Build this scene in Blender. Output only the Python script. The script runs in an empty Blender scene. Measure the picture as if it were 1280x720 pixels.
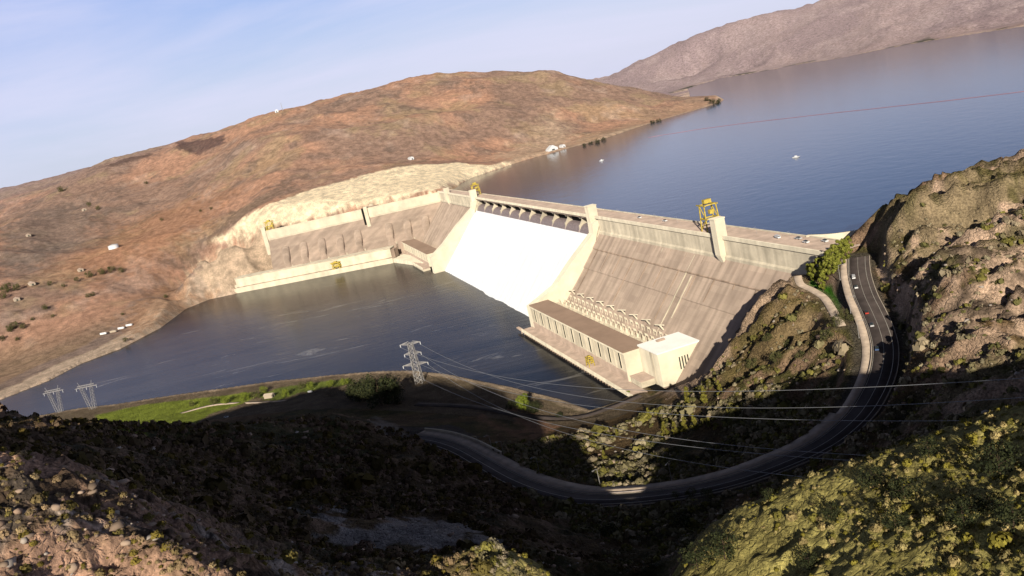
import numpy as np
RIV = 4.0; RES = 100.0
def _hash(ix, iy, s):
    h = (ix.astype(np.int64) * 374761393 + iy.astype(np.int64) * 668265263 + s * 974634777) & 0xFFFFFFFF
    h = ((h ^ (h >> 13)) * 1274126177) & 0xFFFFFFFF
    h = ((h ^ (h >> 16)) * 2246822519) & 0xFFFFFFFF
    return (h ^ (h >> 15)).astype(np.float64) / 4294967295.0
def vnoise(x, y, s=0):
    ix = np.floor(x); iy = np.floor(y); fx = x - ix; fy = y - iy
    fx = fx*fx*fx*(fx*(fx*6-15)+10); fy = fy*fy*fy*(fy*(fy*6-15)+10)
    a = _hash(ix, iy, s); b = _hash(ix+1, iy, s); c = _hash(ix, iy+1, s); d = _hash(ix+1, iy+1, s)
    return (a*(1-fx)+b*fx)*(1-fy)+(c*(1-fx)+d*fx)*fy
def fbm(x, y, wl, octv, s=0, gain=.5):
    """0..1-ish noise, first wavelength wl metres"""
    t = np.zeros(np.shape(x)); a = 1.; n = 0.
    ca, sa = .8, .6
    x = x / wl; y = y / wl
    for i in range(octv):
        t += a * vnoise(x, y, s+i); n += a; a *= gain
        x, y = (x*ca - y*sa)*2.03 + 7.1, (x*sa + y*ca)*2.03 - 3.7
    return t / n
def ridged(x, y, wl, octv, s=0, gain=.5):
    t = np.zeros(np.shape(x)); a = 1.; n = 0.; x = x/wl; y = y/wl
    for i in range(octv):
        t += a * (1 - np.abs(2*vnoise(x, y, s+i)-1)); n += a; a *= gain
        x, y = (x*.8 - y*.6)*2.05 + 5.3, (x*.6 + y*.8)*2.05 + 1.9
    return t / n
def sstep(a, b, x):
    t = np.clip((x-a)/(b-a), 0, 1); return t*t*(3-2*t)
def sdist(poly, x, y, far=1e9):
    """signed distance to polygon, negative inside"""
    P = np.asarray(poly, float)[:, :2]; n = len(P)
    d2 = np.full(x.shape, 1e30); ins = np.zeros(x.shape, bool)
    for i in range(n):
        ax, ay = P[i]; bx, by = P[(i+1) % n]; ex, ey = bx-ax, by-ay
        L = ex*ex+ey*ey+1e-12
        t = np.clip(((x-ax)*ex+(y-ay)*ey)/L, 0, 1)
        d2 = np.minimum(d2, (x-ax-t*ex)**2+(y-ay-t*ey)**2)
        c = ((ay > y) != (by > y)) & (x < (bx-ax)*(y-ay)/((by-ay) if by != ay else 1e-12)+ax)
        ins ^= c
    d = np.sqrt(d2); return np.where(ins, -d, d)
def pdist(line, x, y):
    """distance to polyline, and the line's z at the nearest place"""
    P = np.asarray(line, float); best = np.full(x.shape, 1e30); bz = np.zeros(x.shape)
    for i in range(len(P)-1):
        ax, ay, az = P[i]; bx, by, bz_ = P[i+1]; ex, ey = bx-ax, by-ay
        t = np.clip(((x-ax)*ex+(y-ay)*ey)/(ex*ex+ey*ey+1e-12), 0, 1)
        d = (x-ax-t*ex)**2+(y-ay-t*ey)**2
        m = d < best; best = np.where(m, d, best); bz = np.where(m, az+t*(bz_-az), bz)
    return np.sqrt(best), bz
def smooth_line(P, n=8):
    P = np.asarray(P, float); Q = [P[0]]
    for i in range(len(P)-1):
        p0 = P[max(i-1, 0)]; p1 = P[i]; p2 = P[i+1]; p3 = P[min(i+2, len(P)-1)]
        for k in range(1, n+1):
            t = k/n
            Q.append(.5*((2*p1)+(-p0+p2)*t+(2*p0-5*p1+4*p2-p3)*t*t+(-p0+3*p1-3*p2+p3)*t**3))
    return np.array(Q)
class Rbf:
    def __init__(s, pts):
        P = np.asarray(pts, float); s.X = P[:, :2]/100.; n = len(P)
        A = np.zeros((n+3, n+3)); A[:n, :n] = s.k(s.X[:, None, 0]-s.X[None, :, 0], s.X[:, None, 1]-s.X[None, :, 1]) + np.eye(n)*-.02
        A[:n, n] = 1; A[:n, n+1:] = s.X; A[n, :n] = 1; A[n+1:, :n] = s.X.T
        s.w = np.linalg.solve(A, np.concatenate([P[:, 2], [0, 0, 0]]))
    def k(s, dx, dy): return np.sqrt(dx*dx+dy*dy+.02)
    def __call__(s, x, y):
        sh = x.shape; x = x.ravel()/100.; y = y.ravel()/100.; n = len(s.X); out = np.empty(x.shape)
        for i in range(0, len(x), 60000):
            a = x[i:i+60000]; b = y[i:i+60000]
            out[i:i+60000] = s.k(a[:, None]-s.X[None, :, 0], b[:, None]-s.X[None, :, 1]) @ s.w[:n] + s.w[n] + a*s.w[n+1] + b*s.w[n+2]
        return out.reshape(sh)
class Terrain:
    def __init__(s, D):
        s.D = D; s.rbf = Rbf(D['CTRL'])  # control points: ridge out of view is raised to shade the terrace
        s.road = smooth_line(D['ROAD']); s.path = smooth_line(D['PATH']); s.low = smooth_line(D['LOWROAD'])
    def base(s, x, y):
        return s.rbf(x, y)
    def __call__(s, x, y, noise=True):
        D = s.D; z = s.base(x, y)
        z = np.maximum(z, 5.5)
        dr = sdist(D['RIVER'], x, y); dl = sdist(D['LAKE'], x, y)
        if noise:
            r = np.hypot(x-907, y+354)
            west = sstep(-60, 120, x - .25*(y+300))      # rocky near bank
            A = sstep(20, 60, z-RIV)                     # nothing rough on the terraces
            zr = sstep(14, 40, s.wd(x, y))
            n1 = ridged(x, y, 90, 5, 3, .5)-.6
            n2 = fbm(x, y, 22, 4, 11, .55)-.5
            # tilted ledges of the granite hill
            u = x*.55+y*.83; v = -x*.83+y*.55
            n3 = ridged(u/3.2+40, v, 34, 4, 23, .5)-.6
            led = sstep(-170, -60, y)*west
            near = west*A*zr; cz = sstep(700, 720, x)*sstep(-330, -300, y)*(1-sstep(-190, -160, y)); nc = 1-.5*cz
            tt = v/23+2.2*(fbm(x, y, 70, 3, 33)-.5); fr = tt-np.floor(tt); am = fbm(x, y, 45, 3, 35)
            z = z + near*led*(fr-sstep(.80, 1.0, fr)-.35)*16*sstep(.35, .6, am)
            tt = v/9.5+2.6*(fbm(x, y, 26, 3, 37)-.5); fr = tt-np.floor(tt); z = z + near*led*(fr-sstep(.75, 1.0, fr)-.35)*5.5*sstep(.35, .6, fbm(x, y, 18, 3, 39))
            z = z + near*((1-.35*led)*15*n1*nc + 6*n2*nc + led*32*(n3-.05)-2.5 + led*11*(ridged(u/2.6+9, v, 12, 3, 27, .55)-.6))
            z = z + near*1.5*(fbm(x, y, 5, 3, 31)-.5)
            kn = sstep(680, 705, x)*(1-sstep(-345, -315, y-.12*(x-740)))*near
            z = z + kn*(8*(ridged(x+.4*y, y*.6, 17, 4, 81, .55)-.62)+2.8*(ridged(x, y, 5, 3, 91, .5)-.6)) + near*(1-kn)*1.6*(ridged(x, y, 12, 3, 85, .5)-.6)
            far = (1-west)*sstep(12, 45, z-RIV)*sstep(20, 120, dr)*sstep(10, 200, dl)
            ex = sdist(D['ZONES']['excav'], x, y) if 'ZONES' in D else np.full(np.shape(x), 99.)
            far = far*(.25+.75*sstep(-10, 40, ex))
            z = z + far*((60+45*sstep(3600, 4800, r))*(ridged(x, y, 620, 5, 41, .52)-.6)*sstep(1500, 2300, r) + (9+14*sstep(2000, 2600, r)*(1-sstep(3100, 4200, r)))*(ridged(x, y, 210, 4, 51, .55)-.6) + 5*(fbm(x, y, 40, 3, 61)-.5))
            z = z + (1-near)*.8*(fbm(x, y, 14, 3, 71)-.5)
        # water bodies
        zb = RIV-6+6*sstep(-8, 0, dr)
        zt = RIV + np.minimum(np.maximum(z-RIV, 0), 1.5+np.maximum(dr, 0)*.9)
        z = np.where(dr < 0, zb, zt)
        lake = (y > 16) | (dl < 0)
        zt2 = np.where(dl < 500, np.minimum(np.maximum(z, RES+.6), RES+.8+np.maximum(dl, 0)*.8), z)
        m = 1.0
        z = np.where(dl < 0, RES-5+5*sstep(-8, 0, dl), np.where((y > 0) & (dl < 500), zt2*m+z*(1-m), z))
        # under the dams the ground drops inside the concrete
        under = (x < 395) & (x > -800) & (y < 14) & (y > -100)
        face = 107-(-y+8)/.88-9
        z = np.where(under & (y < 14), np.minimum(z, np.clip(face, -4, 92)), z)
        fb = sdist([(-880,-425),(-730,-130),(-690,-60),(-700,20),(-780,2),(-900,-345)], x, y)
        z = np.where(fb < 12, np.minimum(z, 2+np.maximum(fb, 0)*2.5), z)
        # roads cut level benches
        for L, w in ((s.road, D['ROADW']), (s.path, 3.2), (s.low, 4.5)):
            d, lz = pdist(L, x, y)
            t = sstep(w+1.0, w+9, d)
            z = (lz-.35)*(1-t)+z*t
        return z
    def wd(s, x, y):
        d = np.full(np.shape(x), 1e9)
        for L in (s.road, s.low): d = np.minimum(d, pdist(L, x, y)[0])
        return d
CAM = dict(loc=(906.94, -353.94, 249.57), yaw=1.314983, pitch=.205759, roll=-.224302, f=1111.69)
SKY = .09; CLOUD = (8.6, 8.5, 10.8, 1); ZEN = (3.4, 5.4, 11.4, 1); HOR = (8.2, 8.9, 11.2, 1)
DATA = {'LANE': [(-64.0, -525.6, 9.3), (-60.0, -502.7, 9.3), (-58.7, -476.5, 9.3), (-56.0, -451.6, 9.3), (-38.7, -428.1, 9.3), (-4.6, -395.7, 9.3), (17.6, -368.4, 9.3), (30.6, -341.1, 9.3)], 'CTRL': [(438.3, -10.5, 107.0), (454.1, -23.1, 105.5), (469.3, -34.3, 103.0), (489.8, -47.7, 100.0), (510.5, -59.8, 97.5), (530.9, -72.2, 95.0), (547.6, -83.9, 92.0), (563.8, -98.7, 89.0), (576.6, -114.4, 86.0), (587.2, -132.0, 83.0), (593.0, -151.8, 80.0), (590.9, -171.1, 76.5), (582.3, -194.2, 72.0), (564.2, -217.1, 67.0), (536.9, -240.1, 62.0), (506.7, -252.5, 58.0), (469.3, -260.8, 54.0), (425.8, -266.5, 50.0), (380.5, -272.4, 46.0), (345.2, -281.3, 43.0), (319.1, -293.4, 41.0), (-203.6, -605.2, 9.0), (-124.8, -508.0, 9.0), (-77.3, -419.9, 9.0), (-19.0, -336.9, 9.0), (49.4, -286.7, 9.0), (100.0, -271.1, 9.0), (114.1, -227.5, 7.0), (179.0, -198.5, 7.0), (166.3, -239.3, 9.0), (224.2, -197.4, 8.0), (264.0, -169.0, 8.0), (295.0, -154.0, 8.0), (3.2, -379.8, 9.0), (-52.3, -461.4, 9.0), (-94.9, -522.3, 9.0), (263.5, -282.4, 30.0), (279.7, -261.2, 28.0), (316.5, -245.9, 28.0), (342.5, -224.2, 26.0), (369.9, -203.9, 28.0), (256.4, -219.5, 14.0), (304.5, -195.7, 14.0), (438.1, -226.2, 42.0), (408.9, -242.3, 40.0), (494.6, -217.7, 52.0), (439.5, -196.3, 40.0), (357.3, -165.0, 20.0), (376.1, -148.0, 26.0), (464.7, -186.2, 45.0), (502.3, -178.6, 55.0), (545.0, -199.4, 64.0), (539.5, -174.3, 66.0), (564.1, -170.6, 73.0), (560.3, -150.2, 77.0), (553.9, -127.5, 80.0), (533.9, -102.8, 84.0), (511.0, -84.7, 89.0), (495.6, -95.2, 82.0), (499.7, -120.1, 72.0), (467.1, -133.4, 58.0), (433.8, -144.9, 42.0), (371.8, -133.8, 26.0), (415.0, -103.3, 56.0), (387.2, -115.4, 36.0), (433.4, -81.9, 75.0), (469.2, -75.3, 90.0), (464.0, -54.4, 93.0), (419.4, -52.7, 88.0), (425.8, -31.2, 99.0), (412.9, -5.5, 104.0), (454.2, -34.4, 101.0), (424.2, -17.3, 103.0), (401.3, 0.2, 104.5), (387.0, -10.9, 92.3), (362.3, -30.9, 70.2), (339.8, -47.0, 52.5), (321.0, -67.9, 29.4), (303.5, -82.4, 13.4), (387.9, 42.1, 106.0), (394.7, 18.5, 107.0), (383.1, 40.6, 106.0), (429.5, 9.9, 107.0), (456.1, -14.7, 106.0), (403.3, 21.4, 107.0), (464.3, -12.0, 121.1), (440.3, 17.1, 131.1), (437.4, 38.6, 134.5), (445.5, 50.5, 138.6), (460.4, 68.4, 145.8), (475.1, 90.9, 150.5), (485.6, 117.2, 156.5), (488.0, -23.0, 111.9), (508.1, -44.5, 106.4), (548.5, -72.8, 103.5), (579.4, -96.0, 100.5), (603.1, -119.9, 98.4), (494.6, -7.7, 122.7), (498.7, 18.2, 135.0), (544.3, -47.8, 116.7), (547.3, -29.6, 124.7), (583.5, -64.8, 119.1), (527.0, 34.2, 136.9), (569.3, -11.9, 126.4), (606.5, -52.2, 119.0), (614.1, -102.8, 113.6), (632.4, -113.0, 107.1), (621.7, -124.2, 97.6), (621.9, -144.1, 95.5), (638.4, -102.2, 115.2), (660.7, -110.0, 116.3), (584.1, 1.2, 128.2), (646.6, -71.8, 114.4), (573.9, 44.2, 136.5), (331.2, 102.6, 94.8), (339.4, 142.3, 104.0), (363.7, 204.6, 104.0), (391.1, 237.1, 104.0), (330.0, 180.0, 100.0), (300.0, 330.0, 100.0), (420.0, 300.0, 150.0), (380.0, 700.0, 110.0), (700.0, 300.0, 130.0), (900.0, 200.0, 150.0), (600.0, 900.0, 190.0), (1200.0, 100.0, 180.0), (520.0, 120.0, 140.0), (763.5, -212.7, 165.5), (751.2, -222.7, 161.5), (741.6, -233.1, 154.4), (730.5, -248.2, 148.1), (721.2, -257.0, 141.2), (713.5, -262.6, 136.1), (706.4, -268.6, 127.7), (712.7, -276.8, 127.3), (777.1, -227.3, 163.3), (771.0, -237.4, 159.6), (757.3, -246.1, 153.9), (793.6, -244.9, 162.9), (782.4, -252.1, 157.6), (745.9, -259.4, 146.4), (735.6, -268.6, 139.2), (806.8, -258.8, 163.3), (783.3, -267.5, 154.2), (763.0, -271.5, 145.6), (741.6, -278.8, 137.8), (792.0, -219.9, 176.6), (806.3, -238.1, 171.3), (707.6, -158.1, 128.8), (701.5, -181.6, 128.3), (698.9, -202.8, 124.4), (691.8, -226.1, 119.5), (673.4, -232.9, 108.6), (654.2, -235.6, 96.3), (635.1, -124.3, 99.7), (622.5, -160.8, 89.2), (621.0, -190.0, 85.0), (601.6, -170.5, 76.4), (694.2, -269.7, 114.4), (600.8, -243.9, 79.0), (590.3, -253.9, 76.4), (590.8, -266.8, 83.1), (638.4, -255.5, 86.7), (634.5, -271.0, 86.1), (696.9, -302.7, 130.1), (710.6, -312.2, 143.3), (716.2, -317.8, 149.5), (717.9, -325.8, 151.8), (716.7, -331.7, 150.2), (735.3, -323.1, 152.4), (711.7, -307.2, 134.4), (717.5, -334.4, 147.9), (741.8, -406.2, 207.6), (741.7, -400.5, 205.2), (745.7, -395.3, 202.7), (749.6, -392.2, 198.1), (749.5, -388.3, 193.9), (742.9, -384.8, 189.5), (751.0, -379.1, 188.1), (759.4, -372.8, 186.0), (767.9, -367.2, 183.2), (757.9, -403.0, 205.5), (769.9, -401.8, 200.1), (760.1, -393.3, 197.3), (768.5, -382.0, 191.7), (740.3, -414.5, 214.3), (770.2, -408.6, 205.2), (770.0, -370.9, 188.2), (711.3, -369.5, 161.1), (675.6, -387.2, 165.6), (669.9, -403.8, 172.0), (662.0, -419.2, 189.7), (637.8, -437.1, 187.7), (706.2, -358.6, 151.6), (694.4, -343.6, 140.7), (631.1, -356.3, 130.2), (612.2, -339.5, 122.0), (623.5, -320.1, 116.5), (632.6, -305.6, 115.1), (591.8, -384.3, 139.1), (572.6, -410.0, 150.4), (563.0, -434.8, 165.1), (543.9, -464.5, 171.1), (565.0, -282.1, 85.2), (541.5, -293.1, 87.5), (513.0, -304.9, 89.0), (470.1, -317.4, 86.7), (459.5, -292.2, 73.5), (455.0, -336.1, 87.9), (534.4, -358.0, 111.5), (490.2, -373.0, 112.6), (488.2, -405.3, 128.9), (400.6, -352.7, 87.4), (360.3, -327.8, 71.7), (345.6, -311.0, 67.2), (299.8, -332.1, 68.2), (328.6, -363.7, 82.2), (361.7, -382.9, 91.4), (401.2, -410.7, 107.0), (423.2, -431.1, 119.9), (443.1, -454.4, 139.1), (456.1, -470.0, 152.8), (470.1, -484.4, 163.3), (482.1, -501.8, 179.9), (432.8, -312.6, 79.5), (252.7, -389.1, 58.0), (272.3, -425.4, 70.0), (283.7, -453.8, 80.8), (302.4, -486.0, 102.1), (338.4, -525.4, 131.7), (200.3, -331.0, 28.9), (907.0, -354.0, 160.0), (960.0, -354.0, 185.0), (822.0, -432.0, 228.0), (808.0, -478.0, 256.0), (835.0, -505.0, 268.0), (765.0, -475.0, 244.0), (780.0, -338.0, 140.0), (745.0, -318.0, 110.0), (700.0, -300.0, 98.0), (1000.0, -600.0, 250.0), (1040.0, -430.0, 205.0), (1100.0, -200.0, 190.0), (1300.0, -400.0, 220.0), (1300.0, -900.0, 280.0), (900.0, -900.0, 240.0), (600.0, -900.0, 130.0), (300.0, -1000.0, 60.0), (0.0, -1000.0, 9.0), (1600.0, 400.0, 200.0), (1600.0, -1500.0, 280.0), (700.0, -650.0, 190.0), (860.0, -640.0, 268.0), (835.0, -545.0, 262.0), (800.0, -720.0, 250.0), (-467.5, -702.4, 7.0), (-607.9, -646.5, 8.0), (-799.2, -833.6, 8.0), (-750.0, -741.7, 20.3), (-756.7, -613.7, 10.5), (-899.8, -759.1, 57.4), (-866.3, -835.0, 54.6), (-932.1, -677.8, 60.8), (-885.5, -563.4, 32.5), (-940.1, -517.6, 47.6), (-1029.4, -594.8, 73.9), (-1057.7, -685.8, 95.2), (-1039.9, -771.7, 104.2), (-1032.1, -856.3, 112.2), (-898.3, -476.7, 50.0), (-979.6, -478.5, 82.1), (-1122.7, -561.3, 106.7), (-1236.5, -648.3, 137.0), (-1259.9, -736.0, 139.4), (-1250.2, -816.5, 143.5), (-1217.4, -888.8, 148.5), (-980.4, -425.4, 101.4), (-1059.1, -388.1, 119.8), (-1260.8, -455.0, 141.7), (-1454.0, -573.0, 159.7), (-1651.8, -706.1, 181.1), (-1572.7, -815.0, 171.9), (-1788.2, -1006.7, 204.3), (-2359.6, -1123.3, 264.6), (-2308.6, -910.1, 286.4), (-1291.9, -1127.7, 204.3), (-2463.4, -1507.2, 280.1), (-2936.4, -1650.5, 340.9), (-2819.1, -1212.0, 329.0), (-2773.0, -1035.0, 329.8), (-2610.4, -812.1, 335.7), (-2464.9, -658.3, 337.3), (-2381.2, -546.0, 330.3), (-2233.3, -379.4, 336.0), (-2156.2, -269.3, 356.7), (-2087.9, -204.9, 362.9), (-2016.5, -131.1, 366.1), (-2036.5, -16.9, 352.8), (-2077.3, 45.9, 373.2), (-2101.5, 158.8, 377.5), (-2124.8, 275.2, 381.9), (-2098.8, 366.1, 371.7), (-2062.4, 477.1, 337.5), (-2031.4, 578.4, 316.6), (-1995.5, 710.5, 310.4), (-1904.6, 808.7, 252.6), (-1854.0, 948.5, 187.6), (-1766.0, 1041.8, 137.8), (-1640.9, 1099.2, 117.0), (-4160.2, -1550.9, 261.3), (-3736.6, -725.6, 276.9), (-3257.1, -59.5, 330.2), (-3324.6, 501.8, 344.7), (-3143.6, 1111.2, 244.5), (-2583.9, 1452.2, 21.6), (-1330.5, -269.5, 200.1), (-1412.0, -157.8, 224.0), (-1207.1, -90.4, 187.7), (-1407.2, -367.6, 192.1), (-1659.3, -55.3, 270.9), (-1459.4, 59.1, 217.2), (-1240.2, 47.1, 165.4), (-1268.5, 132.8, 155.6), (-1448.5, 271.9, 179.8), (-1733.0, 270.4, 272.9), (-1518.6, 411.7, 184.6), (-1272.2, 297.4, 127.9), (-1533.8, 533.8, 158.3), (-1785.1, 644.3, 233.5), (-1591.1, 708.3, 146.4), (-1616.1, 876.3, 123.4), (-1774.5, 137.1, 304.1), (-1692.0, -160.0, 295.4), (-1787.9, -345.4, 270.5), (-1939.3, -541.7, 244.6), (-943.3, -320.2, 105.6), (-1016.6, -334.4, 134.8), (-1052.9, -262.0, 146.2), (-1109.5, -148.6, 154.3), (-1096.7, -22.5, 149.9), (-901.4, -148.6, 119.5), (-858.0, -22.7, 119.8), (-891.5, -230.8, 120.8), (-1044.9, 146.1, 114.2), (-1093.7, 197.6, 109.1), (-985.1, -467.5, 9.0), (-983.6, -499.7, 8.0), (-903.8, -534.7, 7.0), (-924.6, -404.8, 60.0), (-860.2, -352.2, 85.0), (-895.8, -343.8, 55.0), (-1001.2, -418.1, 12.0), (-916.8, -346.8, 12.0), (-1843.0, 1136.8, 104.0), (-1599.1, 1074.0, 112.0), (-1434.1, 731.4, 106.0), (-1247.8, 527.7, 106.0), (-1241.7, 413.6, 107.0), (-8133.5, 3427.5, 241.9), (-5729.6, 2525.4, 241.4), (-5500.0, 2640.1, 295.1), (-5253.9, 2795.4, 321.3), (-5012.8, 2939.0, 356.9), (-4772.1, 3061.7, 368.9), (-4520.8, 3223.0, 378.4), (-4242.2, 3460.7, 354.3), (-4007.0, 3556.4, 359.1), (-3553.2, 3672.4, 353.9), (-3223.2, 4152.0, 384.5), (-2893.3, 4621.1, 402.9), (-4299.6, 2681.3, 164.9), (-3858.9, 2750.0, 163.2), (-3404.6, 2859.5, 147.6), (-3076.9, 2910.6, 159.0), (-2928.0, 3082.0, 166.0), (-2457.6, 2829.6, 126.8), (-2301.5, 3030.1, 135.7), (-2032.2, 3250.8, 134.0), (-4594.0, 2719.0, 106.7), (-3873.6, 2635.8, 92.9), (-3353.8, 2607.8, 96.6), (-2764.9, 2644.9, 103.9), (-2201.6, 2583.7, 110.6), (-1924.5, 2626.5, 101.5), (-7527.2, 3641.2, 77.6), (-6765.6, 4681.0, 255.3), (-5269.9, 6369.1, 263.2)], 'ROAD': [(438.3, -10.5, 107.0), (454.1, -23.1, 105.5), (469.3, -34.3, 103.0), (489.8, -47.7, 100.0), (510.5, -59.8, 97.5), (530.9, -72.2, 95.0), (547.6, -83.9, 92.0), (563.8, -98.7, 89.0), (576.6, -114.4, 86.0), (587.2, -132.0, 83.0), (593.0, -151.8, 80.0), (590.9, -171.1, 76.5), (582.3, -194.2, 72.0), (564.2, -217.1, 67.0), (536.9, -240.1, 62.0), (506.7, -252.5, 58.0), (469.3, -260.8, 54.0), (425.8, -266.5, 50.0), (380.5, -272.4, 46.0), (345.2, -281.3, 43.0), (319.1, -293.4, 41.0)], 'PATH': [(514.6, -80.2, 96.0), (487.3, -64.9, 95.0), (455.9, -48.3, 94.0), (434.5, -41.4, 94.0), (419.7, -39.1, 95.0), (407.5, -32.6, 97.0)], 'LOWROAD': [(40.1, -326.3, 8.0), (102.0, -294.6, 9.0), (149.9, -265.3, 9.0), (202.3, -226.4, 9.0), (265.0, -196.5, 9.0), (298.2, -168.4, 9.0), (303.6, -140.5, 10.0), (302.3, -116.0, 11.0)], 'RIVER': [(-706.0, -1651.2), (-446.0, -751.2), (-492.5, -697.4), (-561.0, -664.2), (-600.9, -610.2), (-703.1, -556.8), (-851.4, -522.1), (-895.1, -479.0), (-872.4, -420.5), (-883.4, -420.4), (-739.5, -137.0), (-640.0, -40.0), (250.0, -40.0), (275.0, -110.0), (281.9, -111.3), (286.3, -130.7), (288.1, -152.0), (241.1, -161.4), (174.8, -182.9), (78.9, -220.0), (30.4, -247.3), (2.1, -272.3), (-25.7, -303.0), (-51.4, -335.4), (-84.8, -377.3), (-112.2, -421.2), (-147.9, -475.8), (-169.8, -513.2), (-195.8, -560.9), (-235.4, -611.8), (-465.4, -1031.8), (-735.4, -2011.8), (-1046.0, -2551.2)], 'LAKE': [(400.0, -2.0), (-500.0, -2.0), (-640.0, -8.0), (-872.9, 29.9), (-1014.8, 115.7), (-1072.3, 189.2), (-1147.4, 293.2), (-1175.8, 387.5), (-1192.7, 503.1), (-1328.3, 679.7), (-1416.5, 848.6), (-1465.8, 967.5), (-1562.7, 1072.9), (-1622.7, 1112.9), (-2262.7, 1342.9), (-3184.8, 1832.1), (-3590.1, 2252.8), (-3139.9, 2220.6), (-2946.5, 2322.6), (-2517.3, 2228.2), (-2440.8, 2377.5), (-2226.5, 2400.8), (-1974.6, 2366.3), (-1599.1, 2281.6), (-1526.7, 2411.4), (-200.0, 3000.0), (250.0, 2000.0), (330.0, 900.0), (290.0, 420.0), (300.0, 300.0), (330.0, 160.0), (345.0, 90.0), (362.0, 50.0), (380.0, 20.0)], 'ROADW': 12.0, 'ZONES': {'excav': [(-1125.5, -459.6), (-1104.6, -416.5), (-1064.8, -367.0), (-1051.3, -304.4), (-1094.7, -248.6), (-1110.1, -148.5), (-1119.9, -54.1), (-1140.0, 42.2), (-1144.8, 127.5), (-1087.3, 180.5), (-1112.9, 241.4), (-1027.2, 137.0), (-891.2, 32.2), (-801.3, -13.7), (-875.9, -155.0), (-951.6, -321.8), (-1046.6, -396.9)], 'rubble': [(-1039.9, -534.9), (-1092.9, -466.4), (-1046.6, -396.9), (-947.2, -323.1), (-911.2, -336.0), (-904.4, -354.2), (-886.5, -430.8), (-902.4, -476.9)], 'soil': [(-807.0, -630.2), (-1027.7, -556.0), (-910.5, -505.2), (-897.6, -479.2), (-794.9, -541.4), (-651.0, -589.3)], 'mauve': [(-1862.1, -1021.3), (-1947.5, -952.2), (-1981.8, -846.5), (-1783.1, -748.7), (-1341.9, -728.8), (-1123.3, -782.2), (-1117.2, -871.0)], 'redhill': [(-1157.2, -786.9), (-1341.9, -728.8), (-1613.7, -682.2), (-1613.8, -512.5), (-1410.1, -367.6), (-1154.0, -512.3), (-1087.6, -594.9), (-1041.4, -699.6)], 'darkslope': [(-1086.0, -521.2), (-1153.5, -459.5), (-1217.3, -320.2), (-1252.9, -258.2), (-1117.9, -254.8), (-1102.2, -364.5), (-1125.5, -459.6), (-1085.0, -505.7)], 'shorestrip': [(-1104.3, 238.0), (-1180.6, 432.0), (-1321.0, 675.4), (-1432.8, 908.3), (-1522.0, 1034.4), (-1640.8, 1084.9), (-1630.0, 994.3), (-1473.6, 726.1), (-1291.3, 479.0), (-1247.7, 351.7), (-1140.1, 232.2)], 'rocky1': [(-1405.6, 413.0), (-1576.5, 527.8), (-1415.8, 520.3), (-1180.3, 431.4), (-1171.1, 364.7), (-1130.5, 248.7), (-1202.6, 212.8), (-1329.1, 317.7)], 'lawn': [(-162.6, -581.3), (-148.5, -527.6), (-95.3, -453.1), (-64.2, -411.4), (-41.8, -394.9), (-23.0, -419.8), (-12.1, -449.6), (36.4, -462.6), (490.9, -435.4), (-119.3, -574.9)], 'lawn3': [(-40.9, -399.2), (-47.2, -377.8), (-20.6, -336.8), (3.3, -305.5), (23.6, -307.8), (5.9, -339.0), (-1.9, -361.6), (2.9, -379.8), (-16.5, -395.6)], 'lawn2': [(422.7, -40.7), (421.1, -31.5), (450.8, -38.2), (477.7, -52.1), (497.1, -68.1), (481.9, -62.0), (444.0, -45.5)], 'abut': [(327.6, -112.5), (278.1, -68.8), (301.9, -40.7), (324.7, -11.1), (407.7, -30.9), (430.9, -41.8), (423.5, -59.0), (409.7, -80.2), (412.9, -108.7), (409.4, -132.5)], 'olive': [(296.8, 131.3), (459.9, 37.9), (475.4, 90.6), (516.1, 46.2), (509.3, 24.8), (506.8, -13.4), (486.8, -25.8), (438.8, 5.7)], 'green3': [(297.6, -54.5), (322.6, -37.1), (346.6, -21.3), (434.7, -50.6), (473.5, -61.2), (517.9, -86.7), (474.3, -103.0), (441.9, -118.9)], 'greyrock': [(600.5, -363.3), (581.8, -354.9), (605.2, -349.4), (619.9, -345.0), (587.0, -331.6), (589.2, -319.0), (622.1, -317.1), (636.4, -311.7), (650.0, -315.3), (645.3, -326.1), (651.6, -334.2), (633.9, -340.7), (639.6, -349.6), (624.4, -357.0)], 'greyrock2': [(186.3, -304.3), (283.2, -298.6), (383.0, -300.5), (379.1, -311.3), (361.5, -318.3)], 'redrock': [(338.1, -228.7), (302.2, -239.7), (248.1, -230.4), (308.1, -220.7), (350.8, -215.2), (313.1, -186.1), (238.9, -201.8), (359.9, -226.1)], 'darkhill': [(-2267.2, -543.0), (-2443.1, -533.8), (-2159.8, -380.2), (-2041.7, -378.5), (-2096.7, -462.2)], 'darkhill2': [(-2406.1, -785.3), (-2393.4, -627.8), (-2306.7, -624.3), (-2307.2, -755.8)], 'gravel': [(289.2, -296.6), (278.0, -260.9), (327.1, -248.5), (375.8, -274.2), (407.7, -301.5)]}}
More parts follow.
